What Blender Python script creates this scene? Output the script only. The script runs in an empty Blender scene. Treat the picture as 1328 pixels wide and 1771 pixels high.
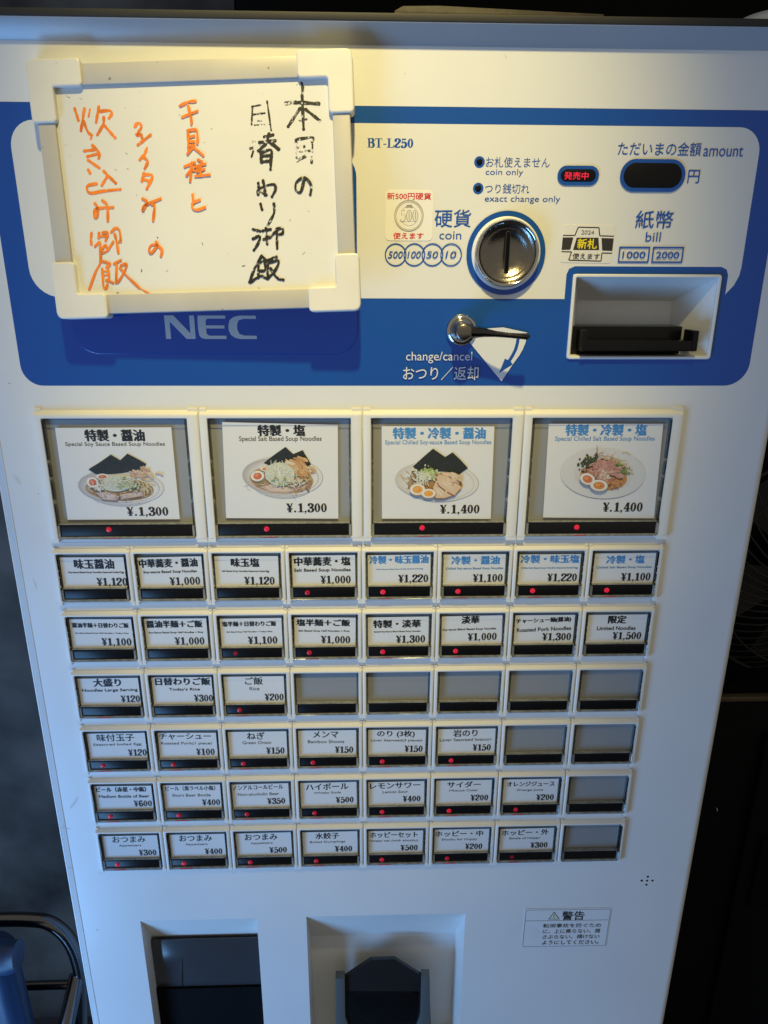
import bpy, bmesh, math, random
from mathutils import Vector, Matrix
from mathutils.geometry import tessellate_polygon
sc = bpy.context.scene
COL = sc.collection
Z0 = 1198.0            # height in mm of the measuring datum (y = 0) above the floor
# measuring frame: x to the right, y down, d into the machine, all in millimetres
def B(x, y, d): return Vector((x/1000., d/1000., -y/1000.))
def W(x, y, d): return Vector((x/1000., d/1000., (Z0-y)/1000.))

# ------------------------------------------------------------------ camera
FOC = 1227.0
CAM = Vector((214.66, -185.71, -463.93))
RC = [Vector((0.99956, -0.004291, -0.029259)), Vector((-0.005207, 0.948411, -0.317001)), Vector((0.02911, 0.317014, 0.947974))]
cam = bpy.data.cameras.new('camera'); co = bpy.data.objects.new('camera', cam); COL.objects.link(co)
cam.sensor_fit = 'VERTICAL'; cam.sensor_height = 36.0; cam.lens = FOC/1771*36.0
cam.clip_start = 0.01; cam.clip_end = 60
def Mv(v): return Vector((v[0], v[2], -v[1]))
r_, u_, b_ = Mv(RC[0]).normalized(), Mv(-RC[1]), Mv(-RC[2]).normalized()
u_ = b_.cross(r_).normalized(); r_ = u_.cross(b_)
mw = Matrix((r_, u_, b_)).transposed().to_4x4(); mw.translation = W(*CAM); co.matrix_world = mw
sc.camera = co
sc.cycles.transparent_max_bounces = 32

# ------------------------------------------------------------------ light
sc.view_settings.view_transform = 'Standard'; sc.view_settings.look = 'None'
sc.view_settings.exposure = 0.0; sc.view_settings.gamma = 1.0
wd = bpy.data.worlds.new('World'); sc.world = wd; wd.use_nodes = True
wd.node_tree.nodes['Background'].inputs[0].default_value = (1.0, 0.93, 0.80, 1)
wd.node_tree.nodes['Background'].inputs[1].default_value = 0.26
def aim(o, src, dst):
    o.location = src; o.rotation_euler = (dst-src).to_track_quat('-Z', 'Y').to_euler()
sp = bpy.data.lights.new('ceiling_spotlight', 'SPOT'); so = bpy.data.objects.new('ceiling_spotlight', sp); COL.objects.link(so)
sp.energy = 55; sp.color = (1.0, 0.81, 0.32); sp.spot_size = math.radians(30); sp.spot_blend = 1.0; sp.shadow_soft_size = 0.022
aim(so, W(225, -1000, -600), W(206, -200, 5))
ar = bpy.data.lights.new('doorway_daylight', 'AREA'); ao = bpy.data.objects.new('doorway_daylight', ar); COL.objects.link(ao)
ar.shape = 'RECTANGLE'; ar.size = 0.4; ar.size_y = 0.8; ar.energy = 13.; ar.color = (0.20, 0.49, 1.0)
aim(ao, W(-600, 760, -620), W(120, 250, 5))

# ------------------------------------------------------------------ materials
def s2l(c):
    return tuple((x/255/12.92 if x/255 <= .04045 else ((x/255+.055)/1.055)**2.4) for x in c)
def mat(name, col, rough=.4, metal=0., noise=0., nscale=30., spec=.5, coat=0., rvar=0., bump=0., bscale=200., emit=None, estr=0.):
    m = bpy.data.materials.new(name); m.use_nodes = True
    nt = m.node_tree; p = nt.nodes['Principled BSDF']
    p.inputs['Base Color'].default_value = (*col, 1); p.inputs['Roughness'].default_value = rough
    p.inputs['Metallic'].default_value = metal; p.inputs['Specular IOR Level'].default_value = spec
    p.inputs['Coat Weight'].default_value = coat; p.inputs['Coat Roughness'].default_value = .06
    if noise or rvar or bump:
        tc = nt.nodes.new('ShaderNodeTexCoord')
        n = nt.nodes.new('ShaderNodeTexNoise'); n.inputs['Scale'].default_value = nscale; n.inputs['Detail'].default_value = 6
        nt.links.new(tc.outputs['Object'], n.inputs['Vector'])
        if noise:
            r = nt.nodes.new('ShaderNodeValToRGB'); r.color_ramp.elements[0].position = .3; r.color_ramp.elements[1].position = .7
            r.color_ramp.elements[0].color = (*[c*(1-noise) for c in col], 1); r.color_ramp.elements[1].color = (*[min(1, c*(1+noise*.6)) for c in col], 1)
            nt.links.new(n.outputs['Fac'], r.inputs['Fac']); nt.links.new(r.outputs['Color'], p.inputs['Base Color'])
        if rvar:
            mr = nt.nodes.new('ShaderNodeMapRange'); mr.inputs['To Min'].default_value = max(.03, rough-rvar); mr.inputs['To Max'].default_value = rough+rvar
            nt.links.new(n.outputs['Fac'], mr.inputs['Value']); nt.links.new(mr.outputs['Result'], p.inputs['Roughness'])
        if bump:
            n2 = nt.nodes.new('ShaderNodeTexNoise'); n2.inputs['Scale'].default_value = bscale; n2.inputs['Detail'].default_value = 3
            nt.links.new(tc.outputs['Object'], n2.inputs['Vector'])
            bp = nt.nodes.new('ShaderNodeBump'); bp.inputs['Strength'].default_value = bump; bp.inputs['Distance'].default_value = .001
            nt.links.new(n2.outputs['Fac'], bp.inputs['Height']); nt.links.new(bp.outputs['Normal'], p.inputs['Normal'])
    if emit:
        p.inputs['Emission Color'].default_value = (*emit, 1); p.inputs['Emission Strength'].default_value = estr
    return m
def speckle(m, col, scale, lo, hi):
    """dirt specks: a high threshold on fine noise mixed over the base colour"""
    nt = m.node_tree; p = nt.nodes['Principled BSDF']
    tc = nt.nodes.new('ShaderNodeTexCoord'); n = nt.nodes.new('ShaderNodeTexNoise'); n.inputs['Scale'].default_value = scale; n.inputs['Detail'].default_value = 2
    nt.links.new(tc.outputs['Object'], n.inputs['Vector'])
    mr = nt.nodes.new('ShaderNodeMapRange'); mr.inputs['From Min'].default_value = lo; mr.inputs['From Max'].default_value = hi
    nt.links.new(n.outputs['Fac'], mr.inputs['Value'])
    mx = nt.nodes.new('ShaderNodeMix'); mx.data_type = 'RGBA'
    bc = p.inputs['Base Color']
    if bc.is_linked: nt.links.new(bc.links[0].from_socket, mx.inputs[6])
    else: mx.inputs[6].default_value = bc.default_value
    mx.inputs[7].default_value = (*col, 1)
    nt.links.new(mr.outputs['Result'], mx.inputs[0]); nt.links.new(mx.outputs[2], bc)
    return m
def printmat(name, rough, coat=0.):
    m = bpy.data.materials.new(name); m.use_nodes = True; nt = m.node_tree; p = nt.nodes['Principled BSDF']
    a = nt.nodes.new('ShaderNodeAttribute'); a.attribute_name = 'ink'
    nt.links.new(a.outputs['Color'], p.inputs['Base Color']); p.inputs['Roughness'].default_value = rough
    p.inputs['Coat Weight'].default_value = coat; p.inputs['Coat Roughness'].default_value = .08
    return m
def panemat(name, tint, refl):
    m = bpy.data.materials.new(name); m.use_nodes = True; nt = m.node_tree
    nt.nodes.remove(nt.nodes['Principled BSDF'])
    t = nt.nodes.new('ShaderNodeBsdfTransparent'); t.inputs[0].default_value = (*tint, 1)
    g = nt.nodes.new('ShaderNodeBsdfGlossy'); g.inputs['Roughness'].default_value = .08
    lw = nt.nodes.new('ShaderNodeFresnel'); lw.inputs['IOR'].default_value = refl
    mx = nt.nodes.new('ShaderNodeMixShader'); nt.links.new(lw.outputs[0], mx.inputs[0]); nt.links.new(t.outputs[0], mx.inputs[1]); nt.links.new(g.outputs[0], mx.inputs[2])
    nt.links.new(mx.outputs[0], nt.nodes['Material Output'].inputs['Surface'])
    return m
def inkmat(name, col, thresh, scale):
    """dry marker: noise lets the board show through the stroke"""
    m = bpy.data.materials.new(name); m.use_nodes = True; nt = m.node_tree; p = nt.nodes['Principled BSDF']
    p.inputs['Roughness'].default_value = .45
    tc = nt.nodes.new('ShaderNodeTexCoord')
    n = nt.nodes.new('ShaderNodeTexNoise'); n.inputs['Scale'].default_value = scale; n.inputs['Detail'].default_value = 5; n.inputs['Roughness'].default_value = .65
    nt.links.new(tc.outputs['Object'], n.inputs['Vector'])
    mr = nt.nodes.new('ShaderNodeMapRange'); mr.inputs['From Min'].default_value = thresh-.05; mr.inputs['From Max'].default_value = thresh+.05
    nt.links.new(n.outputs['Fac'], mr.inputs['Value'])
    n2 = nt.nodes.new('ShaderNodeTexNoise'); n2.inputs['Scale'].default_value = 130
    nt.links.new(tc.outputs['Object'], n2.inputs['Vector'])
    cr = nt.nodes.new('ShaderNodeValToRGB'); cr.color_ramp.elements[0].position = .3; cr.color_ramp.elements[1].position = .7
    cr.color_ramp.elements[0].color = (*[c*.75 for c in col], 1); cr.color_ramp.elements[1].color = (*[min(1, c*1.2+.004) for c in col], 1)
    nt.links.new(n2.outputs['Fac'], cr.inputs['Fac']); nt.links.new(cr.outputs['Color'], p.inputs['Base Color'])
    t = nt.nodes.new('ShaderNodeBsdfTransparent'); mx = nt.nodes.new('ShaderNodeMixShader')
    nt.links.new(mr.outputs['Result'], mx.inputs[0]); nt.links.new(t.outputs[0], mx.inputs[1]); nt.links.new(p.outputs[0], mx.inputs[2])
    nt.links.new(mx.outputs[0], nt.nodes['Material Output'].inputs['Surface'])
    return m

WHITE = mat('white_enamel', (.74, .75, .75), .3, noise=.035, nscale=9, rvar=.05, coat=.04)
speckle(WHITE, (.45, .43, .40), 190, .77, .80)
PLAST = mat('white_plastic', (.76, .76, .74), .38, noise=.03, nscale=40)
PRINT = printmat('panel_print', .3, .3)
PAPER = printmat('printed_paper', .6)
BLACKP = mat('black_bar_plastic', (.006, .006, .007), .3, spec=.2)
BACKG = mat('grey_backing', (.30, .305, .31), .5)
LENS = panemat('clear_lens', (.98, .985, .985), 1.3)
RAIL = panemat('moulded_clear_edge', (.92, .93, .92), 1.40)
CLEARS = mat('solid_clear_edge', (.30, .305, .29), .18, noise=.4, nscale=300, spec=.7)
CHROME = mat('chrome', (.62, .61, .58), .1, metal=1., rvar=.05, nscale=120)
DCHROME = mat('worn_dark_chrome', (.27, .245, .21), .24, metal=1., rvar=.08, nscale=400, bump=.12, bscale=1400)
BLACK = mat('black_plastic', (.006, .006, .007), .22, noise=.2, nscale=60, spec=.25)
VOID = mat('dark_void', (.002, .002, .003), .8, spec=.1)
SMOKE = mat('smoked_plastic', (.018, .018, .020), .12, spec=.6)
GREYP = mat('grey_plastic', (.10, .115, .12), .3)
CREAM = mat('cream_plastic', (.74, .73, .69), .4, noise=.06, nscale=25)
speckle(CREAM, (.35, .28, .18), 210, .745, .78)
FRAMEM = mat('grey_cream_frame', (.50, .485, .455), .42, noise=.10, nscale=18)
speckle(FRAMEM, (.22, .16, .10), 260, .735, .77)
BOARD = mat('whiteboard_face', (.74, .74, .72), .2, noise=.05, nscale=10, coat=.2)
speckle(BOARD, (.35, .33, .30), 260, .75, .78)
INKK = inkmat('black_marker', (.012, .012, .013), .42, 420)
INKT = inkmat('faint_black_marker', (.03, .03, .03), .53, 420)
INKO = inkmat('orange_marker', s2l((243, 128, 40)), .36, 420)
def redled(s): return mat('red_light_%d' % round(s*100), (.25, .004, .012), .35, emit=(1., .02, .06), estr=s)
BLUEACR = mat('blue_acrylic', s2l((10, 74, 160)), .14, spec=.6)

# ------------------------------------------------------------------ mesh builder
class MB:
    def __init__(s): s.v = []; s.f = []; s.m = []; s.c = []; s.ld = 0.
    def poly(s, pts, mi=0, col=(1, 1, 1)):
        n = len(s.v); s.v += [tuple(p) for p in pts]; s.f.append(tuple(range(n, n+len(pts)))); s.m.append(mi); s.c.append(col)
    def tess(s, loops, d, mi=0, col=(1, 1, 1)):
        ls = [[Vector((p[0], p[1], 0)) for p in l] for l in loops]
        n = len(s.v); s.v += [(p.x, p.y, d) for l in ls for p in l]
        for t in tessellate_polygon(ls): s.f.append(tuple(n+i for i in t)); s.m.append(mi); s.c.append(col)
    def loft(s, loops, mi=0, cap0=False, cap1=False, col=(1, 1, 1), closed=True):
        n = len(s.v); k = len(loops[0])
        for l in loops: s.v += [tuple(p) for p in l]
        for i in range(len(loops)-1):
            for j in range(k if closed else k-1):
                a = n+i*k+j; b = n+i*k+(j+1) % k
                s.f.append((a, b, b+k, a+k)); s.m.append(mi); s.c.append(col)
        if cap0: s.f.append(tuple(range(n, n+k))); s.m.append(mi); s.c.append(col)
        if cap1: s.f.append(tuple(range(n+(len(loops)-1)*k, n+len(loops)*k))); s.m.append(mi); s.c.append(col)
    def box(s, x0, x1, y0, y1, d0, d1, mi=0, col=(1, 1, 1)):
        s.loft([[(x0, y0, d), (x1, y0, d), (x1, y1, d), (x0, y1, d)] for d in (d0, d1)], mi, True, True, col)
    def slab(s, loop, d0, d1, mi=0, ch=0., col=(1, 1, 1)):
        """outline extruded from d1 (back) to d0 (front), front edge chamfered by ch"""
        L = [[(x, y, d1) for x, y in loop]]
        if ch:
            L.append([(x, y, d0+ch) for x, y in loop])
            L.append([(x, y, d0+ch*.3) for x, y in inset(loop, ch*.3)]); L.append([(x, y, d0) for x, y in inset(loop, ch)])
        else: L.append([(x, y, d0) for x, y in loop])
        s.loft(L, mi, True, False, col)
        s.tess([[(p[0], p[1]) for p in L[-1]]], d0, mi, col)
    def tube(s, pts, r, mi=0, n=10, col=(1, 1, 1)):
        pts = [Vector(p) for p in pts]; L = []; up = Vector((.13, .31, .94))
        for i, p in enumerate(pts):
            t = (pts[min(i+1, len(pts)-1)]-pts[max(i-1, 0)]).normalized()
            a = t.cross(up).normalized(); b = t.cross(a); rr = r[i] if isinstance(r, (list, tuple)) else r
            L.append([tuple(p+a*rr*math.cos(2*math.pi*k/n)+b*rr*math.sin(2*math.pi*k/n)) for k in range(n)])
        s.loft(L, mi, True, True, col)
    def flat(s, pts, col):                  # print layer: every shape a hair in front of the one before
        s.ld -= .004; s.tess([pts], s.d0+s.ld, 0, col)
    def ring(s, outer, inner, col):
        s.ld -= .004; s.tess([outer, inner], s.d0+s.ld, 0, col)
    def strip(s, pts, w, col):
        s.ld -= .003; L, R = offs(pts, w)
        n = len(s.v); d = s.d0+s.ld; k = len(L)
        s.v += [(p[0], p[1], d) for p in L]+[(p[0], p[1], d) for p in R]
        for i in range(k-1): s.f.append((n+i, n+i+1, n+k+i+1, n+k+i)); s.m.append(0); s.c.append(col)
    def build(s, name, mats, parent=None, loc=None, bevel=0., seg=2, smooth=True, ang=38, recalc=True):
        me = bpy.data.meshes.new(name)
        me.from_pydata([B(*p) for p in s.v], [], s.f)
        mats = mats if isinstance(mats, (list, tuple)) else [mats]
        for m in mats: me.materials.append(m)
        me.polygons.foreach_set('material_index', s.m)
        if any(c != (1, 1, 1) for c in s.c):
            at = me.attributes.new('ink', 'FLOAT_COLOR', 'CORNER')
            vals = []
            for p, c in zip(me.polygons, s.c): vals += [*c, 1.]*p.loop_total
            at.data.foreach_set('color', vals); recalc = False
        if recalc or bevel:
            bm = bmesh.new(); bm.from_mesh(me)
            bmesh.ops.remove_doubles(bm, verts=bm.verts, dist=1e-6)
            bmesh.ops.recalc_face_normals(bm, faces=bm.faces)
            if bevel:
                es = [e for e in bm.edges if len(e.link_faces) == 2 and e.calc_face_angle(0) > .5]
                bmesh.ops.bevel(bm, geom=es, offset=bevel/1000, segments=seg, profile=.6, affect='EDGES', clamp_overlap=True)
            bm.to_mesh(me); bm.free()
        if smooth:
            me.polygons.foreach_set('use_smooth', [True]*len(me.polygons)); me.set_sharp_from_angle(angle=math.radians(ang))
        me.update()
        o = bpy.data.objects.new(name, me); COL.objects.link(o)
        if parent: o.parent = parent
        o.location = loc if loc is not None else (0, 0, 0)
        return o
def PB(d):
    m = MB(); m.d0 = d; return m
def inset(loop, t):
    out = []; n = len(loop)
    area = sum(loop[i][0]*loop[(i+1) % n][1]-loop[(i+1) % n][0]*loop[i][1] for i in range(n)); sg = 1 if area > 0 else -1
    for i in range(n):
        a, b, c = Vector(loop[i-1]), Vector(loop[i]), Vector(loop[(i+1) % n])
        e1 = (b-a); e2 = (c-b)
        if e1.length < 1e-9: e1 = e2
        if e2.length < 1e-9: e2 = e1
        e1 = e1.normalized(); e2 = e2.normalized()
        n1 = Vector((-e1.y, e1.x))*sg; n2 = Vector((-e2.y, e2.x))*sg
        nn = (n1+n2); nn = nn/max(.3, (1+n1.dot(n2)))
        out.append((b.x+nn.x*t, b.y+nn.y*t))
    return out
def rrect(x0, y0, x1, y1, r, n=5):
    rs = r if isinstance(r, (list, tuple)) else (r,)*4     # TL TR BR BL
    out = []
    for (cx, cy, a0, rr) in ((x0+rs[0], y0+rs[0], 180, rs[0]), (x1-rs[1], y0+rs[1], 270, rs[1]), (x1-rs[2], y1-rs[2], 0, rs[2]), (x0+rs[3], y1-rs[3], 90, rs[3])):
        if rr <= 0: out.append((cx, cy)); continue
        for i in range(n+1):
            a = math.radians(a0+90*i/n); out.append((cx+rr*math.cos(a), cy+rr*math.sin(a)))
    return out
def circ(cx, cy, r, n=40, ry=None):
    ry = ry or r
    return [(cx+r*math.cos(2*math.pi*i/n), cy+ry*math.sin(2*math.pi*i/n)) for i in range(n)]
def ell(cx, cy, rx, ry, rot=0., n=40, a0=0, a1=360):
    c, s_ = math.cos(math.radians(rot)), math.sin(math.radians(rot)); out = []
    m = n if a1-a0 >= 360 else n+1
    for i in range(m):
        a = math.radians(a0+(a1-a0)*i/n); x, y = rx*math.cos(a), ry*math.sin(a)
        out.append((cx+x*c-y*s_, cy+x*s_+y*c))
    return out
def offs(pts, w):
    L, R = [], []
    for i, p in enumerate(pts):
        a = Vector(pts[max(i-1, 0)]); b = Vector(pts[min(i+1, len(pts)-1)])
        t = (b-a); t = t.normalized() if t.length > 1e-9 else Vector((1, 0))
        n = Vector((-t.y, t.x)); ww = (w(i/(len(pts)-1), t) if callable(w) else w)/2
        L.append((p[0]+n.x*ww, p[1]+n.y*ww)); R.append((p[0]-n.x*ww, p[1]-n.y*ww))
    return L, R
def cr(pts, k=5):
    """Catmull-Rom smoothing"""
    if len(pts) < 3: return [tuple(Vector(pts[0]).lerp(Vector(pts[1]), i/3)) for i in range(4)]
    P_ = [Vector(p) for p in pts]; P_ = [P_[0]*2-P_[1]]+P_+[P_[-1]*2-P_[-2]]; out = []
    for i in range(1, len(P_)-2):
        for j in range(k):
            t = j/k; a, b, c, d = P_[i-1:i+3]
            out.append(tuple(.5*((2*b)+(c-a)*t+(2*a-5*b+4*c-d)*t*t+(3*b-a-3*c+d)*t**3)))
    out.append(tuple(P_[-2])); return out

# ---- places measured on the photograph, put on real planes of the machine
def ray(u, v):
    a, b = (u-664)/FOC, (v-885.5)/FOC
    return RC[0]*a+RC[1]*b+RC[2]
FD = 5.0               # depth of the door's face
def P(u, v, d=FD):
    r = ray(u, v); s = (d-CAM.z)/r.z; return (CAM.x+r.x*s, CAM.y+r.y*s)
def P3(u, v, d): x, y = P(u, v, d); return (x, y, d)
def PY(u, v, y):
    r = ray(u, v); s = (y-CAM.y)/r.y; return (CAM.x+r.x*s, y, CAM.z+r.z*s)

# ------------------------------------------------------------------ things
def tag(o, label, cat, group=None):
    o['label'] = label; o['category'] = cat
    if group: o['group'] = group
    return o
def thing(name, label, cat, x, y, d):
    o = bpy.data.objects.new(name, None); COL.objects.link(o); o.location = W(x, y, d); o.empty_display_size = .05
    o['origin'] = (x, y, d); tag(o, label, cat); return o
def at(root, x=0, y=0, d=0):
    ox, oy, od = root['origin']; return B(x-ox, y-oy, d-od)

# ------------------------------------------------------------------ lettering
_cache = {}
def glyphs(txt, bold=0.):
    k = (txt, bold)
    if k in _cache: return _cache[k]
    cu = bpy.data.curves.new('tmp', 'FONT'); cu.body = txt; cu.resolution_u = 3; cu.offset = bold; cu.size = 1; cu.fill_mode = 'FRONT'
    ob = bpy.data.objects.new('tmp', cu); COL.objects.link(ob)
    dg = bpy.context.evaluated_depsgraph_get(); ev = ob.evaluated_get(dg); me = ev.to_mesh()
    vs = [(v.co.x, v.co.y) for v in me.vertices]; fs = [tuple(p.vertices) for p in me.polygons]
    ev.to_mesh_clear(); bpy.data.objects.remove(ob); bpy.data.curves.remove(cu)
    xs = [v[0] for v in vs] or [0, 1]; ys = [v[1] for v in vs] or [0, 1]
    x0, x1, y0, y1 = min(xs), max(xs), min(ys), max(ys)
    vs = [((x-x0)/(x1-x0+1e-9), (y1-y)/(y1-y0+1e-9)) for x, y in vs]
    _cache[k] = (vs, fs, (x1-x0)/(y1-y0+1e-9)); return _cache[k]
def text(mb, txt, box, col, bold=0., ming=0., rot=0., quad=None, shear=0.):
    """fit the string into box (x0,y0,x1,y1); ming thickens only the upright strokes (n copies shifted sideways)"""
    vs, fs, _ = glyphs(txt); x0, y0, x1, y1 = box
    c, s_ = math.cos(math.radians(rot)), math.sin(math.radians(rot)); mx, my = (x0+x1)/2, (y0+y1)/2
    cp_ = [(0, 0)]
    if ming: cp_ += [(-ming, 0), (ming, 0), (0, -ming*.42), (0, ming*.42)]
    if bold: e = bold*(y1-y0); cp_ += [(-e, 0), (e, 0), (0, -e), (0, e)]
    for dx, dy in cp_:
        mb.ld -= .01; n = len(mb.v)
        for (a, b) in vs:
            x = x0+a*(x1-x0)+dx+shear*(.5-b)*(y1-y0)-mx; y = y0+b*(y1-y0)-my+dy
            mb.v.append((mx+x*c-y*s_, my+x*s_+y*c, mb.d0+mb.ld))
        for f in fs: mb.f.append(tuple(n+i for i in f)); mb.m.append(0); mb.c.append(col)
def ptext(mb, txt, u0, v0, u1, v1, col, bold=0., ming=0., d=FD, shear=0.):
    um, vm = (u0+u1)/2, (v0+v1)/2
    text(mb, txt, (P(u0, vm, d)[0], P(um, v0, d)[1], P(u1, vm, d)[0], P(um, v1, d)[1]), col, bold, ming, 0., None, shear)

# serif figures drawn with a contrasting pen (unit height, y down)
TH, TN = .215, .085
def pen(th, tn): return lambda t, tg: tn+(th-tn)*abs(tg.y)
def ser(mb, ch, X, h, top, col):
    def q(p): return (X+p[0]*h, top+p[1]*h)
    def st(pts, k=6, th=TH, tn=TN): mb.strip([q(p) for p in cr(pts, k)], lambda t, tg: h*(tn+(th-tn)*abs(tg.y)), col)
    def po(pts): mb.flat([q(p) for p in pts], col)
    def dot(x, y, r): mb.flat([q(p) for p in circ(x, y, r, 14)], col)
    if ch == '0':
        mb.ring([q(p) for p in circ(.27, .5, .25, 28, .5)], [q(p) for p in circ(.27, .5, .068, 28, .425)], col); return .56
    if ch == '1':
        po([(.14, 0), (.36, 0), (.36, .96), (.14, .96)]); po([(.02, .17), (.2, 0), (.2, .12), (.04, .24)]); po([(.01, .92), (.49, .92), (.49, 1), (.01, 1)]); return .52
    if ch == '2':
        st([(.09, .3), (.12, .1), (.27, .025), (.44, .13), (.43, .33), (.28, .55), (.12, .75), (.04, .93)]); dot(.12, .28, .09)
        po([(.03, .86), (.2, .84), (.36, .9), (.46, .78), (.5, .78), (.46, 1), (.03, 1)]); return .56
    if ch == '3':
        st([(.09, .25), (.13, .09), (.26, .025), (.41, .13), (.4, .36), (.24, .48), (.43, .6), (.44, .84), (.27, .975), (.1, .92), (.06, .77)]); dot(.12, .24, .085); dot(.1, .77, .09); return .56
    if ch == '4':
        po([(.25, 0), (.45, 0), (.45, .95), (.25, .95)]); po([(.25, 0), (.38, 0), (.10, .68), (.0, .68)]); po([(.0, .62), (.54, .62), (.54, .73), (.0, .73)]); po([(.15, .92), (.55, .92), (.55, 1), (.15, 1)]); return .56
    if ch == '5':
        po([(.1, .01), (.46, .01), (.42, .15), (.1, .15)]); po([(.09, .01), (.14, .01), (.13, .5), (.08, .5)])
        st([(.09, .47), (.25, .38), (.42, .5), (.44, .75), (.3, .96), (.13, .95), (.06, .8)]); dot(.11, .8, .09); return .56
    if ch == '6':
        st([(.42, .17), (.36, .04), (.24, .03), (.11, .25), (.1, .65), (.18, .93), (.3, .97), (.43, .85), (.43, .6), (.3, .46), (.14, .58)]); dot(.41, .18, .08); return .56
    if ch == ',':
        dot(.13, .92, .095); po([(.17, .9), (.22, .95), (.14, 1.13), (.06, 1.2), (.05, 1.17), (.12, 1.05)]); return .32
    if ch == '.': dot(.13, .91, .1); return .38
    if ch == '¥':
        po([(.0, .0), (.22, .0), (.42, .45), (.22, .5)]); po([(.46, 0), (.56, 0), (.40, .48), (.30, .48)]); po([(.19, .42), (.40, .42), (.40, .96), (.19, .96)])
        po([(.0, 0), (.26, 0), (.26, .05), (.0, .05)]); po([(.38, 0), (.6, 0), (.6, .05), (.38, .05)]); po([(.12, .95), (.47, .95), (.47, 1), (.12, 1)])
        po([(.06, .52), (.53, .52), (.53, .60), (.06, .60)]); po([(.06, .68), (.53, .68), (.53, .76), (.06, .76)]); return .62
    if ch == 'B':
        po([(.08, 0), (.24, 0), (.24, 1), (.08, 1)]); po([(0, 0), (.3, 0), (.3, .05), (0, .05)]); po([(0, .95), (.3, .95), (.3, 1), (0, 1)])
        st([(.24, .025), (.42, .04), (.52, .22), (.42, .43), (.24, .47)]); st([(.24, .48), (.46, .5), (.56, .72), (.46, .95), (.24, .975)]); return .68
    if ch == 'T':
        po([(.23, 0), (.4, 0), (.4, 1), (.23, 1)]); po([(0, 0), (.63, 0), (.63, .06), (0, .06)]); po([(0, 0), (.05, 0), (.04, .25), (0, .25)]); po([(.58, 0), (.63, 0), (.63, .25), (.59, .25)]); po([(.13, .95), (.5, .95), (.5, 1), (.13, 1)]); return .68
    if ch == '-': po([(.04, .58), (.3, .58), (.3, .68), (.04, .68)]); return .36
    if ch == 'L':
        po([(.1, 0), (.27, 0), (.27, 1), (.1, 1)]); po([(0, 0), (.38, 0), (.38, .05), (0, .05)]); po([(0, .94), (.58, .94), (.58, 1), (0, 1)]); po([(.58, .68), (.62, .68), (.6, 1), (.4, 1), (.52, .9)]); return .66
    return .3
def serif(mb, s_, x0, x1, top, h, col):
    """fit to the width x0..x1; height h"""
    tmp = PB(mb.d0); X = 0
    for ch in s_: X += ser(tmp, ch, X, 1., 0., col)
    xs = [v[0] for v in tmp.v]; a, b = min(xs), max(xs); n = len(mb.v)
    mb.v += [(x0+(v[0]-a)/(b-a)*(x1-x0), top+v[1]*h, mb.d0+mb.ld+(v[2]-tmp.d0)) for v in tmp.v]
    for f, c in zip(tmp.f, tmp.c): mb.f.append(tuple(n+i for i in f)); mb.m.append(0); mb.c.append(c)
    mb.ld += tmp.ld
BLUE = s2l((18, 82, 170)); PBLUE = s2l((6, 76, 160)); INK = (.012, .012, .013); PWHITE = (.74, .74, .71); CYAN = s2l((70, 140, 205))

# ================================================================== surroundings
FLOOR = mat('dark_concrete_floor', (.035, .036, .04), .7, noise=.35, nscale=6)
f = MB(); f.poly([(-3000, Z0, -3000), (3500, Z0, -3000), (3500, Z0, 2500), (-3000, Z0, 2500)])
o = f.build('floor', FLOOR, loc=(0, 0, Z0/1000)); o['kind'] = 'structure'
CONC = mat('mottled_grey_plaster', (.075, .066, .058), .75, noise=.85, nscale=7., bump=.6, bscale=40)
w = MB(); w.box(-2600, 60, -1100, Z0, 560, 640)
tag(w.build('plaster_wall', CONC, loc=(0, 0, Z0/1000)), 'mottled dark grey plaster wall seen left of the ticket machine', 'wall')
DARKW = mat('black_painted_wall', (.0022, .0026, .0026), .8, spec=.1, noise=.3, nscale=4)
w = MB(); w.box(62, 3000, -1100, Z0, 560, 640)
tag(w.build('black_wall', DARKW, loc=(0, 0, Z0/1000)), 'black wall in deep shade above and right of the machine', 'wall')

# ================================================================== the ticket machine
FX0, FX1 = -35.0, 495.5; YT = -310.0; YB = 1150.0
mach = thing('ticket_machine', 'tall white ticket vending machine with blue control panel and rows of menu buttons', 'vending machine', 230, Z0, 160)
ml = at(mach)
# bill bezel and outlets
bx0 = (P(990.3, 474)[0]+P(979, 621)[0])/2; bx1 = (P(1248.3, 474)[0]+P(1226, 621)[0])/2; by0 = P(1119, 474.3)[1]; by1 = P(1103, 621)[1]
OL = (22.7, 121.6, 337.6, 520.); OR = (163.9, 301., 336.8, 520.)
def rect(x0, x1, y0, y1): return [(x0, y0), (x1, y0), (x1, y1), (x0, y1)]
XL, XR = -26.0, 487.5
fb = MB()
fb.tess([rect(XL, XR, YT, YB), rect(bx0+1, bx1-1, by0+1, by1-1), rect(*OL), rect(*OR)], FD)
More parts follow.
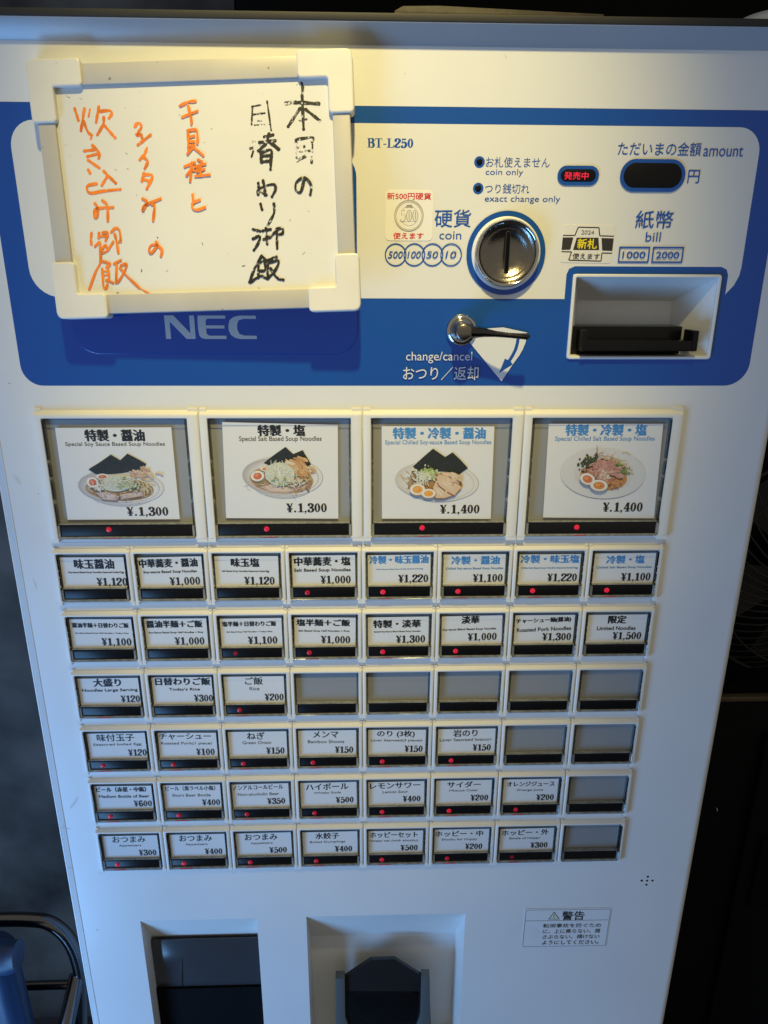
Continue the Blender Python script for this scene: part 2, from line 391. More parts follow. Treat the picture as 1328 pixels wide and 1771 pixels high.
# rolled vertical edges of the door
def vprof(pr): fb.loft([[(x, YT, d) for x, d in pr], [(x, YB, d) for x, d in pr]], closed=False)
vprof([(XL, FD), (XL-.5, FD-.45), (XL-1.0, FD-.2), (XL-1.6, FD+.5), (-32.0, FD+4.2), (-33.2, FD+5.4), (-33.6, FD+6.4), (-34.2, FD+6.), (-35.0, FD+6.2), (-35.4, FD+7.2), (-35.4, 42)])
vprof([(XR, FD)]+[(XR+7.2*math.sin(math.radians(a)), FD+7.2*(1-math.cos(math.radians(a)))) for a in (12, 25, 38, 50, 62, 74, 85)]+[(494.8, FD+10), (495.6, FD+10.2), (495.9, FD+11), (495.9, 42)])
o = fb.build('door', WHITE, mach, ml, ang=25)
cb = MB(); cb.box(-28, 489, -318, Z0-25, 42, 320); cb.build('cabinet', WHITE, mach, ml, bevel=3)
for x in (5, 455):
    for d in (70, 290): ft = MB(); ft.box(x-22, x+22, Z0-25, Z0, d-22, d+22); ft.build('foot', BLACK, mach, ml)
# overhanging top trim
tv = MB(); pr = [(FD, YT), (FD-.6, YT-1.2), (FD-9.3, YT-8.8), (FD-9.4, YT-9.2), (2, YT-9.2), (2, YT-12.6), (60, YT-13.5), (330, YT-13.5), (330, YT-4), (42, YT)]
tv.loft([[(x, y, d) for d, y in pr] for x in (FX0-.5, FX1+.5)], 0, True, True)
TRIM = mat('grey_white_trim', (.38, .39, .41), .28, noise=.05, nscale=10)
tto = tv.build('top_trim', TRIM, mach, ml, ang=30)
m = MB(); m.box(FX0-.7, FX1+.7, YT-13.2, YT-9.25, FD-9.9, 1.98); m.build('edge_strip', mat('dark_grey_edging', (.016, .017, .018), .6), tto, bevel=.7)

# ---- printed control panel
cp = PB(FD-.12)
r14 = 15.
pan = rrect(-5.2, -279.4, 470.6, -116.6, (6, 6, 15, 13), 8)
hole = rect(bx0+.2, bx1-.2, by0+.2, by1-.2)
cp.tess([pan, hole], cp.d0, 0, PBLUE)
wy1 = P(800, 516.5)[1]; wy0 = P(660, 213.5)[1]
wl0 = P(20.5, 262)[0]; wr0 = P(1304, 320)[0]
bo = (bx0-4.2, bx1+4.2, by0-4.6)      # blue border round the bill slot
e1 = P(1282, 471); e2 = P(1253, 511)
white = []
for q in rrect(wl0, wy0, wr0, wy1, (15, 14, 1, 17), 8)[:18]: white.append(q)
# right side: rounded foot beside the bill slot, then round the slot's border, along the bottom edge
white += [(wr0, e1[1]-3), (wr0-.6, e1[1]+2), (wr0-3.2, e1[1]+8), (wr0-7.5, e1[1]+13), (bo[1], e2[1])]
white += [(bo[1], bo[2]+5), (bo[1]-1.4, bo[2]+1.6), (bo[1]-5, bo[2]), (bo[0]+5, bo[2]), (bo[0]+1.4, bo[2]+1.6), (bo[0], bo[2]+5), (bo[0], wy1)]
white += rrect(wl0, wy0, wr0, wy1, (15, 14, 1, 17), 8)[27:]
cp.ld -= .1; cp.tess([white], cp.d0+cp.ld, 0, PWHITE)
cp.ld -= .05
def cring(u, v, r0, r1, col, n=48):
    x, y = P(u, v); cp.ring(circ(x, y, r0, n), circ(x, y, r1, n), col)
# model name, notes and captions
serif(cp, 'BT-L250', P(635.2, 248)[0], P(714.5, 248)[0], P(675, 239.5)[1], P(675, 255.5)[1]-P(675, 239.5)[1], BLUE)
for (u, v) in ((829, 280.4), (826.8, 326)): cring(u, v, 3.2, 1.9, BLUE, 24)
ptext(cp, 'お札使えません', 840, 272, 950.5, 290, BLUE, .0)
ptext(cp, 'coin only', 839.5, 292.5, 904.5, 306, BLUE)
ptext(cp, 'つり銭切れ', 838.5, 318, 915.5, 335, BLUE)
ptext(cp, 'exact change only', 838, 338.5, 968.5, 352.5, BLUE)
ptext(cp, '硬貨', 751.5, 362.5, 814, 393, BLUE, .008)
ptext(cp, 'coin', 759.5, 400, 797.5, 414, BLUE)
ptext(cp, 'ただいまの金額', 1068.5, 246, 1212, 269.5, BLUE, .004)
ptext(cp, 'amount', 1216, 254, 1284.5, 271, BLUE)
ptext(cp, '円', 1189, 294, 1209, 317, BLUE, .006)
ptext(cp, '紙幣', 1099, 364.5, 1163.5, 395, BLUE, .008)
ptext(cp, 'bill', 1116, 401.5, 1142, 418, BLUE)
for i, (u, t_) in enumerate(((684, '500'), (716.3, '100'), (747.6, '50'), (779.8, '10'))):
    x, y = P(u, 440.6); cp.ring(circ(x, y, 6.75), circ(x, y, 6.05), BLUE)
    wdt = (12.2, 11.0, 9.6, 8.8)[i]*.36; ht = 2.05
    text(cp, t_, (x-wdt, y-ht, x+wdt, y+ht), BLUE, .012, 0, 0, None, .2)
    if i:   # the next coin lies under the one before
        pass
for (u0, u1, t_) in ((1067.5, 1123.5, '1000'), (1125.5, 1181.8, '2000')):
    a = P(u0+1.3, 440.5)[0]; b = P(u1-1.3, 440.5)[0]; y0 = P(1125, 426.6)[1]; y1 = P(1125, 454.5)[1]
    cp.ring(rect(a, b, y0, y1), rect(a+.9, b-.9, y0+.9, y1-.9), BLUE)
    text(cp, t_, (a+2.6, y0+2.9, b-2.6, y1-2.7), BLUE, .025)
# ring printed round the coin slot, pill outlines
x, y = P(874.5, 438.5); COIN = (x, y)
cp.ring(circ(x, y, 24.7, 64), circ(x, y, 19.0, 64), PBLUE)
def pill(u0, v0, u1, v1):
    um, vm = (u0+u1)/2, (v0+v1)/2
    return P(u0, vm)[0], P(um, v0)[1], P(u1, vm)[0], P(um, v1)[1]
pa = pill(963.4, 286.8, 1035, 320.7); pb = pill(1071.5, 275.4, 1184, 332)
for p_ in (pa, pb): cp.flat(rrect(*p_, (p_[3]-p_[1])/2-.05, 10), PBLUE)
# turn arrow under the return lever and its captions
LW = (.72, .73, .74)
ap = P(806, 585); tip = P(866.7, 659); arc = [P(878.5, 641.5), P(889, 626), P(897.5, 614.5), P(903.5, 604), P(908, 593), P(910.5, 583), P(911, 575)]
cp.flat([ap, tip]+arc+[P(870, 566), P(812, 570)], LW)
def zz(a, b): return P(740+a/6.036, 520+b/6.036)
cp.flat([zz(958, 380), zz(948, 440), zz(930, 510), zz(900, 570), zz(862, 634), zz(882, 665), zz(738, 755), zz(800, 603), zz(832, 618), zz(868, 560), zz(896, 505), zz(914, 440), zz(924, 380)], PBLUE)
ptext(cp, 'change/cancel', 702, 608, 816, 628, LW)
ptext(cp, 'おつり／返却', 697, 633.5, 827, 657, LW, .004)
cp.build('control_panel', PRINT, mach, ml, smooth=False)

# blue acrylic window behind the whiteboard, with the maker's letters
dw = MB(); x0 = P(119, 540)[0]; x1 = P(617, 400)[0]; y0 = P(617, 262)[1]; y1 = P(400, 612.5)[1]
dw.slab(rrect(x0, y0, x1, y1, (14, 14, 15, 17), 8), FD-.75, FD-.1, 0, .3)
dwo = dw.build('display_window', BLUEACR, mach, ml, ang=8)
lg = PB(FD-.85); G = (.50, .54, .58)
u0, v0, u1, v1 = 286, 545.5, 443.5, 586
a0, a1 = P(u0, 566)[0], P(u1, 566)[0]; b0, b1 = P(365, v0)[1], P(365, v1)[1]; hh = b1-b0; ww = a1-a0
def lq(x, y): return (a0+x*ww, b0+y*hh)
def lp(*pts): lg.flat([lq(*p) for p in pts], G)
lp((.0, 0), (.10, 0), (.272, .76), (.272, 0), (.325, 0), (.325, 1), (.225, 1), (.055, .26), (.055, 1), (.0, 1))
lp((.365, .0), (.665, .0), (.665, .13), (.47, .13), (.45, .2), (.447, .42), (.65, .42), (.65, .55), (.447, .55), (.45, .78), (.475, .86), (.665, .86), (.665, 1), (.43, 1), (.39, .96), (.368, .85), (.36, .6), (.36, .2))
lp((1., 0), (.82, 0), (.755, .06), (.71, .2), (.695, .42), (.695, .62), (.715, .82), (.76, .95), (.82, 1), (1., 1), (1., .86), (.86, .85), (.81, .78), (.79, .6), (.79, .38), (.81, .2), (.86, .14), (1., .14))
lg.build('maker_emblem', PRINT, dwo, smooth=False)

# indicator lamps, displays
for (u, v) in ((829, 280.4), (826.8, 326)):
    m = MB(); x, y = P(u, v); m.loft([[(a, b, FD-.2) for a, b in circ(x, y, 1.9, 20)], [(a, b, FD-.8) for a, b in circ(x, y, 1.6, 20)], [(a, b, FD-1.) for a, b in circ(x, y, .7, 20)]], 0, False, True)
    m.build('indicator_lamp', BLACKP, mach, ml)
def disp(p_, t, name):
    m = MB(); q = (p_[0]+t, p_[1]+t, p_[2]-t, p_[3]-t)
    m.slab(rrect(*q, (q[3]-q[1])/2-.05, 10), FD-1.1, FD-.35, 0, .2); return m.build(name, BLACKP, mach, ml), q
sd, q = disp(pa, 1.9, 'status_display')
tm = PB(FD-1.15); text(tm, '発売中', (P(975, 305)[0], P(1000, 298)[1], P(1016.5, 305)[0], P(1000, 311)[1]), (1, 0, 0), .012)
tm.build('lit_lettering', redled(.85), sd, smooth=False)
disp(pb, 2.1, 'amount_display')

# coin slot
cs = MB(); x, y = COIN
def lat(m, prof, mi=0, n=56, cx=None, cy=None, cap=False):
    m.loft([[(a, b, d) for a, b in circ(cx if cx is not None else x, cy if cy is not None else y, r, n)] for r, d in prof], mi, False, cap)
lat(cs, [(21.6, FD-.2), (21.6, FD-.9), (21.0, FD-1.4), (19.9, FD-1.5)], 1)
lat(cs, [(19.9, FD-1.3), (19.9, FD-5.6), (19.6, FD-6.6), (18.9, FD-7.2), (18.1, FD-7.0), (17.6, FD-6.2)], 0)
cso = cs.build('coin_slot', [CHROME, PLAST], mach, ml, ang=50)
dsh = MB()
# dished face with the slot cut between two halves
pr = [(17.6, FD-6.2), (16.6, FD-4.6), (14.4, FD-3.9), (13.4, FD-3.7), (12.4, FD-2.8), (9, FD-1.6), (5, FD-.9), (.2, FD-.7)]
lat(dsh, pr, 0, 56, cap=True)
dsh.build('slot_face', DCHROME, cso, ang=50)
sl = MB(); sl.slab(rrect(x-.75, y-12.4, x+1.35, y+10.6, .9, 5), FD-3.35, FD-.4, 0, .1); sl.build('slot', VOID, cso)
lipb = MB(); lipb.loft([[(a, b, FD-3.2) for a, b in rrect(x-1.1, y-12.8, x+1.9, y+11.2, 1.2, 5)], [(a, b, FD-3.6) for a, b in rrect(x-.8, y-12.5, x+1.5, y+10.8, 1., 5)], [(a, b, FD-3.2) for a, b in rrect(x-.7, y-12.3, x+1.3, y+10.5, .9, 5)]], 0)
lipb.build('slot_rim', CHROME, cso)

# return lever
lv = MB(); lx, ly = P(797.5, 570.5)
lat(lv, [(9.9, FD-.2), (9.9, FD-2.2), (9.2, FD-3.4), (7.8, FD-3.9), (7.3, FD-3.2), (6.9, FD-3.2), (6.6, FD-6), (6.2, FD-6.6), (5.4, FD-6.6)], 0, 40, lx, ly)
lvo = lv.build('return_lever', CHROME, mach, ml, ang=45)
kn = MB(); kx, ky = P(801.5, 574, -13)
lat(kn, [(5.6, FD-4), (5.4, FD-19), (5.0, FD-20.6), (4.2, FD-21.2), (.2, FD-21.3)], 0, 36, kx, ky, True)
kn.build('knob', DCHROME, lvo, ang=45)
hd = MB(); hp = [P3(806, 573, -11), P3(822, 574.5, -11.5), P3(836, 575, -12), P3(856, 577.5, -13.5), P3(880, 580, -15), P3(900, 581.5, -16), P3(911, 582, -16), P3(916, 581.5, -15.4)]
hw = [4.6, 3.9, 3.1, 2.1, 1.7, 1.9, 2.2, 1.2]; L = []
for p_, w_ in zip(hp, hw): L.append([(p_[0], p_[1]+w_*math.cos(a)*.92, p_[2]+w_*math.sin(a)*1.15) for a in [2*math.pi*k/14 for k in range(14)]])
hd.loft(L, 0, True, True)
hd.build('handle', mat('black_chrome', (.09, .085, .08), .1, metal=1.), lvo, ang=50)

# bill slot
bz = MB()
def rl(t, d, r=2.): return [(a, b, d) for a, b in rrect(bx0+t, by0+t, bx1-t, by1-t, max(.3, r-t*.5), 4)]
bz.loft([rl(0, FD), rl(0, FD-1.2), rl(.5, FD-1.8), rl(1.6, FD-1.8), rl(2.1, FD-1.2), rl(2.2, FD)], 0)
zi = (bx0+2.2, bx1-2.2, by0+2.2, by1-2.2)
bk = (bx0+13, bx1-17.5, by0+17, by1-2.4)     # back wall of the funnel
BD = 34.
def q3(x_, y_, d_): return (x_, y_, d_)
f0 = [q3(zi[0], zi[2], FD), q3(zi[1], zi[2], FD), q3(zi[1], zi[3], FD), q3(zi[0], zi[3], FD)]
f1 = [q3(bk[0], bk[2], BD), q3(bk[1], bk[2], BD), q3(bk[1], bk[3], BD), q3(bk[0], bk[3], BD)]
bz.loft([f0, f1], 0, False, True)
bzo = bz.build('bill_slot', PLAST, mach, ml, ang=30)
bt = MB()
mx0, mx1 = zi[0]+2.0, zi[1]-12.2; my0, my1 = by0+31, by1-3.2
bt.box(zi[0]+.4, mx1-3, my0+1.5, my1+.6, 12, 33)                       # throat block
bt.box(mx0+4.5, mx1+1.5, my1-9.2, my1-2.4, -1.5, 12)                        # protruding lower lip
bt.box(mx0+3.5, mx0+6.8, my1-15.5, my1-2.4, -2.0, 13)                  # side cheeks
bt.box(mx1-1.4, mx1+2.2, my1-15.5, my1-2.4, -2.0, 13)
bt.build('bill_mouth', BLACK, bzo, bevel=.6)

# ---- ticket and change outlets
def outlet(name, r, bd, slope, flap):
    m = MB(); x0, x1, y0, y1 = r
    i0, i1 = x0, x1-flap
    m.poly([(x0, y0, FD), (x1, y0, FD), (i1, y0+slope, bd), (i0, y0+slope, bd)])
    m.poly([(x0, y0, FD), (x0, y1, FD), (i0, y1, bd), (i0, y0+slope, bd)])
    m.poly([(x1, y0, FD), (x1, y1, FD), (i1, y1, bd), (i1, y0+slope, bd)])
    m.poly([(i0, y0+slope, bd), (i1, y0+slope, bd), (i1, y1, bd), (i0, y1, bd)])
    m.poly([(x0, y1, FD), (x1, y1, FD), (i1, y1, bd), (i0, y1, bd)])
    return m.build(name, PLAST, mach, ml, smooth=False)
o1 = outlet('ticket_outlet', OL, 42, 74, 0)
m = MB(); ya = P(350, 1624, 21)[1]; yb = P(350, 1705, 21)[1]
m.box(OL[0]+.6, OL[1]-.6, ya, yb, 21, 22.2)
m.build('flap', mat('smoked_flap', (.045, .047, .052), .15, spec=.6), o1, bevel=.3)
m = MB(); m.box(OL[0]+.5, OL[1]-.5, yb+.5, OL[3]-1, 19, 41); m.build('dark_chute', VOID, o1)
m = MB(); e = P(314, 1684, 20.4); m.tube([(e[0]+1.2, e[1]-17, 20.6), (e[0], e[1], 20.4), (e[0]-1, yb-1, 20.4)], .45); m.build('flap_wire', CHROME, o1)
o2 = outlet('change_outlet', OR, 46, 72, 2)
m = MB()
def sh(pts, d): return [P(u, v, d) for u, v in pts]
m.slab(sh([(584, 1692), (594, 1691), (641, 1660), (682, 1658.5), (731, 1689), (742, 1689), (745, 1771), (748, 1850), (584, 1850)], 20), 20, 23, 0, .4)
sho = m.build('coin_shield', SMOKE, o2)
m = MB()
m.slab(sh([(580, 1693), (596, 1693), (597, 1760), (606, 1785), (606, 1860), (582, 1860)], 16), 16, 24, 0, .5)
m.slab(sh([(729, 1690), (743, 1690), (745, 1860), (716, 1860), (716, 1785), (727, 1760)], 16), 16, 24, 0, .5)
m.build('shield_bracket', GREYP, sho)
m = MB(); m.loft([[(a, b, d) for a, b in [P(u, v, 20) for u, v in ((600, 1715), (725, 1715), (722, 1765), (700, 1800), (625, 1800), (603, 1765))]] for d in (19.6, 18.2)], 0, False, True)
m.build('shield_pocket', BLACK, sho, bevel=1.5)

# ---- speaker holes, warning sticker, two payment stickers
m = MB()
for (u, v) in ((1120.3, 1516.2), (1109.8, 1523), (1119, 1523), (1128.3, 1523), (1117.8, 1530)):
    x, y = P(u, v); m.tess([circ(x, y, 1.05, 14)], FD-.08)
m.build('speaker_grille', VOID, mach, ml, smooth=False)
def quadmap(tl, tr, br, bl, d=FD):
    q = [Vector(P(*p, d)) for p in (tl, tr, br, bl)]
    c = (q[0]+q[1]+q[2]+q[3])/4; ex = ((q[1]-q[0])+(q[2]-q[3]))/2; ey = ((q[3]-q[0])+(q[2]-q[1]))/2
    return c, ex.length, ey.length, math.degrees(math.atan2(ex.y, ex.x))
def sticker(name, tl, tr, br, bl, rad, base, rough=.4):
    c, w_, h_, rot = quadmap(tl, tr, br, bl)
    m = PB(FD-.45); m.w, m.h = w_, h_
    m.slab(rrect(-w_/2, -h_/2, w_/2, h_/2, rad, 5), m.d0, FD-.1, 0, .06, base); m.ld = -.02
    m.c_, m.r_ = c, rot; return m
def put(m, name, label=None):
    cc, ss = math.cos(math.radians(m.r_)), math.sin(math.radians(m.r_))
    m.v = [(m.c_.x+a*cc-b*ss, m.c_.y+a*ss+b*cc, d) for a, b, d in m.v]
    o = m.build(name, PAPER, mach, ml, smooth=False)
    if label: o['label'] = label
RED = s2l((205, 30, 42))
st = sticker('s', (667, 329.5), (749, 329.5), (747.5, 417), (666, 416), 2.6, (.80, .79, .76))
hw_, hh_ = st.w/2, st.h/2
def fr(m, a, b, c, d): return (-m.w/2+a*m.w, -m.h/2+b*m.h, -m.w/2+c*m.w, -m.h/2+d*m.h)
text(st, '新500円硬貨', fr(st, .035, .045, .955, .18), RED, .022)
text(st, '使えます', fr(st, .165, .835, .81, .965), RED, .022)
R0 = .31*st.w; cy_ = .0+(-.5+.50)*st.h
GR = (.33, .31, .27)
for a, b, c_ in ((1., .97, (.28, .27, .24)), (.955, .88, (.58, .56, .5)), (.88, .86, GR)): st.ring(circ(-.005*st.w, cy_, R0*a, 48), circ(-.005*st.w, cy_, R0*b, 48), c_)
st.ring(circ(0, cy_, R0*.62, 40), circ(0, cy_, R0*.60, 40), (.5, .48, .43))
st.flat(rrect(-R0*.66, cy_-R0*.42, R0*.62, cy_+R0*.36, 1, 3), (.80, .79, .76))
for k, ch in enumerate('500'):
    tx = -R0*.62+k*R0*.42
    serif(st, ch, tx, tx+R0*.40, cy_-R0*.38, R0*.74, GR)
    ld = st.ld; serif(st, ch, tx+R0*.045, tx+R0*.355, cy_-R0*.34, R0*.66, (.74, .73, .68))
    if ch == '0': st.strip([(tx+R0*.2, cy_-R0*.26), (tx+R0*.2, cy_+R0*.22)], R0*.05, GR)
for k in range(-3, 4): st.strip([(k*R0*.075, cy_-R0*.52), (k*R0*.045, cy_-R0*.7)], R0*.05, GR)
put(st, 'coin_sticker', 'square white sticker with red lettering and a coin drawing')
st = sticker('s', (974.5, 388), (1062.3, 389.6), (1057, 455.8), (969, 453.8), 1.4, (.74, .72, .67))
def sp_(pts): return [(-st.w/2+a*st.w, -st.h/2+b*st.h) for a, b in pts]
DK = (.025, .02, .02)
def ln(pts, w_=.022): 
    for a, b in zip(pts, pts[1:]): st.strip(sp_([a, b]), w_*st.w, DK)
ln([(.0, .29), (.235, .285), (.285, .07), (.69, .07), (.72, .28), (1., .285)]); ln([(0, .715), (.2, .715), (.16, .935), (.80, .945), (.80, .73), (1., .73)])
for q in ([(0, .34), (.21, .335), (.17, .66), (0, .67)], [(.275, .34), (.70, .33), (.74, .655), (.225, .665)], [(.76, .335), (1, .34), (1, .67), (.80, .665)]): st.flat(sp_(q), DK)
text(st, '2024', fr(st, .355, .145, .605, .255), (.07, .06, .06), .004); text(st, '新札', fr(st, .30, .365, .68, .625), s2l((238, 216, 40)), .02)
text(st, '使えます', fr(st, .225, .745, .765, .905), (.035, .03, .03), .012)
put(st, 'bill_sticker', 'white sticker with black bands and yellow lettering')
st = sticker('s', (907, 1571), (1055, 1570), (1050, 1637), (901.5, 1640), .6, (.70, .715, .73))
LN = (.07, .075, .075)
def fp(u, v):   # sticker photo position -> sticker coordinates
    x, y = P(890+u/7.378, 1550+v/7.378); return (x-st.c_.x, y-st.c_.y)
xa, ya = fp(140, 175); xb, yb = fp(1160, 620)
st.ring(rrect(xa, ya, xb, yb, 1.8, 5), rrect(xa+.4, ya+.4, xb-.4, yb-.4, 1.5, 5), LN)
ym = fp(650, 303)[1]; st.strip([(xa, ym), (xb, ym)], .45, LN)
def ft_(t_, u0, v0, u1, v1, b_=0.):
    a = fp(u0, (v0+v1)/2)[0]; b = fp(u1, (v0+v1)/2)[0]; c = fp((u0+u1)/2, v0)[1]; d = fp((u0+u1)/2, v1)[1]; text(st, t_, (a, c, b, d), (.03, .03, .032), b_)
ft_('警告', 602, 185, 885, 296, .022)
tri = [fp(500, 190), fp(570, 290), fp(425, 292)]; st.flat(tri, (.04, .04, .04)); st.flat(inset(tri, .55), (.62, .64, .50))
st.strip([fp(499, 222), fp(498, 262)], .5, (.04, .04, .04)); st.strip([fp(498, 270), fp(498, 280)], .5, (.04, .04, .04))
st.flat([fp(*p) for p in circ(245, 470, 68, 24)], (.685, .70, .69))
for i, t_ in enumerate(('転倒事故を防ぐため', 'に、上に乗らない、揺', 'さぶらない、傾けない', 'ようにしてください。')):
    ft_(t_, 362-i*4, 340+i*71, 1098-i*10, 391+i*71, .006)
put(st, 'warning_sticker', 'silver grey warning sticker with thin black outline')

# ================================================================== menu buttons
WIN = (48.4, 36.1)
def make_frame(x0, y0, x1, y1, win, top, ribs):
    """x0..y1 outer; win = (wx0, wy0, wx1, wy1)"""
    m = MB(); RF = 1.5
    def lp_(a, b, c, d, dd, r): return [(p[0], p[1], dd) for p in rrect(a, b, c, d, r, 3)]
    m.loft([lp_(x0, y0, x1, y1, FD-.02, .8), lp_(x0, y0+.2, x1, y1, FD-.9, .8), lp_(x0+.25, y0+top*.9, x1-.25, y1-.1, RF+.5, .8), lp_(x0+.7, y0+top, x1-.7, y1-.25, RF, .8),
            lp_(win[0]-.25, win[1]-.25, win[2]+.25, win[3]+.15, RF, .7), lp_(win[0], win[1], win[2], win[3], RF+.3, .6), lp_(win[0], win[1], win[2], win[3], FD-.05, .6)], 0)
    for (a, b) in ribs:          # side ribs run on below the window, small lugs above
        m.box(a, b, y1-.6, y1+2.5, RF+.15, FD-.02); m.box(a+.3, b-.3, y0-1.2, y0+.9, 3.6, FD-.02)
    return m
frm = make_frame(-2.65, -2.9, 51.05, 37.2, (0, 0, *WIN), 1.5, ((-2.65, -.1), (48.5, 51.05)))
frm_o = frm.build('menu_button', PLAST, bevel=.12, seg=1, ang=30); SM = frm_o.data; bpy.data.objects.remove(frm_o)
BW = (94.7, 84.1)
frm = make_frame(-5.4, -5.0, 102.1, 84.6, (0, 0, *BW), 2.4, ((-5.4, -.1), (94.9, 102.1)))
frm_o = frm.build('menu_button', PLAST, bevel=.12, seg=1, ang=30); BM_ = frm_o.data; bpy.data.objects.remove(frm_o)
def make_lens(w_, h_, bar):
    m = MB()
    m.tess([rrect(.15, .15, w_-.15, h_-.1, .5, 3)], .0, 0)                                   # clear front
    L = lambda t, d: [(a, b, d) for a, b in rrect(.15+t, .15+t, w_-.15-t, h_-.1-t, .5, 3)]
    m.loft([L(.1, .05), L(.5, .05), L(.7, .9), L(.7, 4.8)], 1)                  # moulded edges
    for xx in (1.0, w_-1.55):                                                                 # snap rails with notches
        for (ya, yb) in ((.9, h_*.33), (h_*.36, h_*.47), (h_*.5, h_*.66), (h_*.70, h_-1.2)): m.box(xx, xx+.55, ya, yb, 1.4, 4.6, 1)
    m.box(1.5, w_-1.5, bar-.95, bar-.55, 1.4, 4.4, 2); m.box(.9, w_-.9, h_-1.75, h_-.35, .5, 4.4, 2)
    for xx in (.8, w_-2.1): m.box(xx, xx+1.3, bar+.1, h_-1.8, .7, 4.4, 2)
    return m
BARY = (26.9, 34.9); BBARY = (74.2, 83.0)
t_ = make_lens(*WIN, BARY[0]).build('lens', [LENS, RAIL, CLEARS]); SL = t_.data; bpy.data.objects.remove(t_)
t_ = make_lens(*BW, BBARY[0]).build('lens', [LENS, RAIL, CLEARS]); BL = t_.data; bpy.data.objects.remove(t_)
m = MB(); m.tess([rect(0, WIN[0], 0, WIN[1])], 4.85); t_ = m.build('backing', BACKG, smooth=False); SB = t_.data; bpy.data.objects.remove(t_)
m = MB(); m.tess([rect(0, BW[0], 0, BW[1])], 4.85); t_ = m.build('backing', BACKG, smooth=False); BB_ = t_.data; bpy.data.objects.remove(t_)
def barm(x0, x1, y0, y1):
    m = MB(); n = 6; lp_ = []
    for i in range(n+1): t = i/n; lp_.append((x1+.9*math.sin(math.pi*t)-.4, y0+(y1-y0)*t))
    for i in range(n+1): t = i/n; lp_.append((x0-.9*math.sin(math.pi*t)+.4, y1-(y1-y0)*t))
    m.slab(lp_, 1.4, 4.8, 0, .5); return m
t_ = barm(2.2, 46.2, *BARY).build('black_bar', BLACKP); SK = t_.data; bpy.data.objects.remove(t_)
t_ = barm(1.6, 93.2, *BBARY).build('black_bar', BLACKP); BK = t_.data; bpy.data.objects.remove(t_)
def child(name, me, parent):
    o = bpy.data.objects.new(name, me); COL.objects.link(o); o.parent = parent; return o
def led(parent, x, y, s, base, h_):
    m = MB()
    if s > .25:
        m.loft([[(a, b, d) for a, b in circ(x, y, r, 16)] for r, d in ((1.9, 1.42), (1.75, .85), (1.2, .55), (.2, .45))], 0, False, True)
        o = m.build('indicator_light', redled(.05+.50*s**1.9), parent)
    else:
        m.loft([[(a, b, d) for a, b in circ(x, y, r, 16)] for r, d in ((1.7, 1.38), (1.6, 1.1), (.2, 1.0))], 0, False, True)
        o = m.build('indicator_light', redled(.035), parent)
    if base > 0:      # the light leaking out along the bottom edge of the clear lens
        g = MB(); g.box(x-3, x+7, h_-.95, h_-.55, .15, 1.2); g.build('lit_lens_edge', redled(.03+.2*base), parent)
CX, CY = CAM.x, CAM.y
def ap2t(x, y, d):                # a place seen on the lens front -> the card plane behind it
    k = 1+d/(-CAM.z); return CX+(x-CX)*k, CY+(y-CY)*k
CD = 3.4
def card(parent, mx, my, box, lines, price, tilt=0., dy=0., pr=None):
    """box: paper in module coordinates; lines: (text, x0, x1, y0, y1, ink, ming, bold) seen on the lens front"""
    m = PB(CD); m.slab(rrect(*box, .15, 1), CD, CD+.15, 0, 0, (.76, .765, .77)); m.ld = -.02
    def cv(x, y): a, b = ap2t(mx+x, my+y, CD); return a-mx, b-my
    for (t_, x0, x1, y0, y1, ink, ming, bold) in lines:
        a = cv(x0, y0+dy); b = cv(x1, y1+dy); text(m, t_, (a[0], a[1], b[0], b[1]), ink, bold, ming, tilt)
    if price:
        t_, x0, x1, y0, y1 = price; a = cv(x0, y0+dy); b = cv(x1, y1+dy)
        serif(m, t_, a[0], b[0], a[1], b[1]-a[1], INK)
    if pr: pr(m)
    q = math.radians(rnd.gauss(0, .45)); cx_, cy_ = (box[0]+box[2])/2, (box[1]+box[3])/2
    m.v = [(cx_+(a-cx_)*math.cos(q)-(b-cy_)*math.sin(q), cy_+(a-cx_)*math.sin(q)+(b-cy_)*math.cos(q), d) for a, b, d in m.v]
    return m.build('menu_card', PAPER, parent, smooth=False)
K = INK; C_ = CYAN; G_ = (.10, .10, .105)
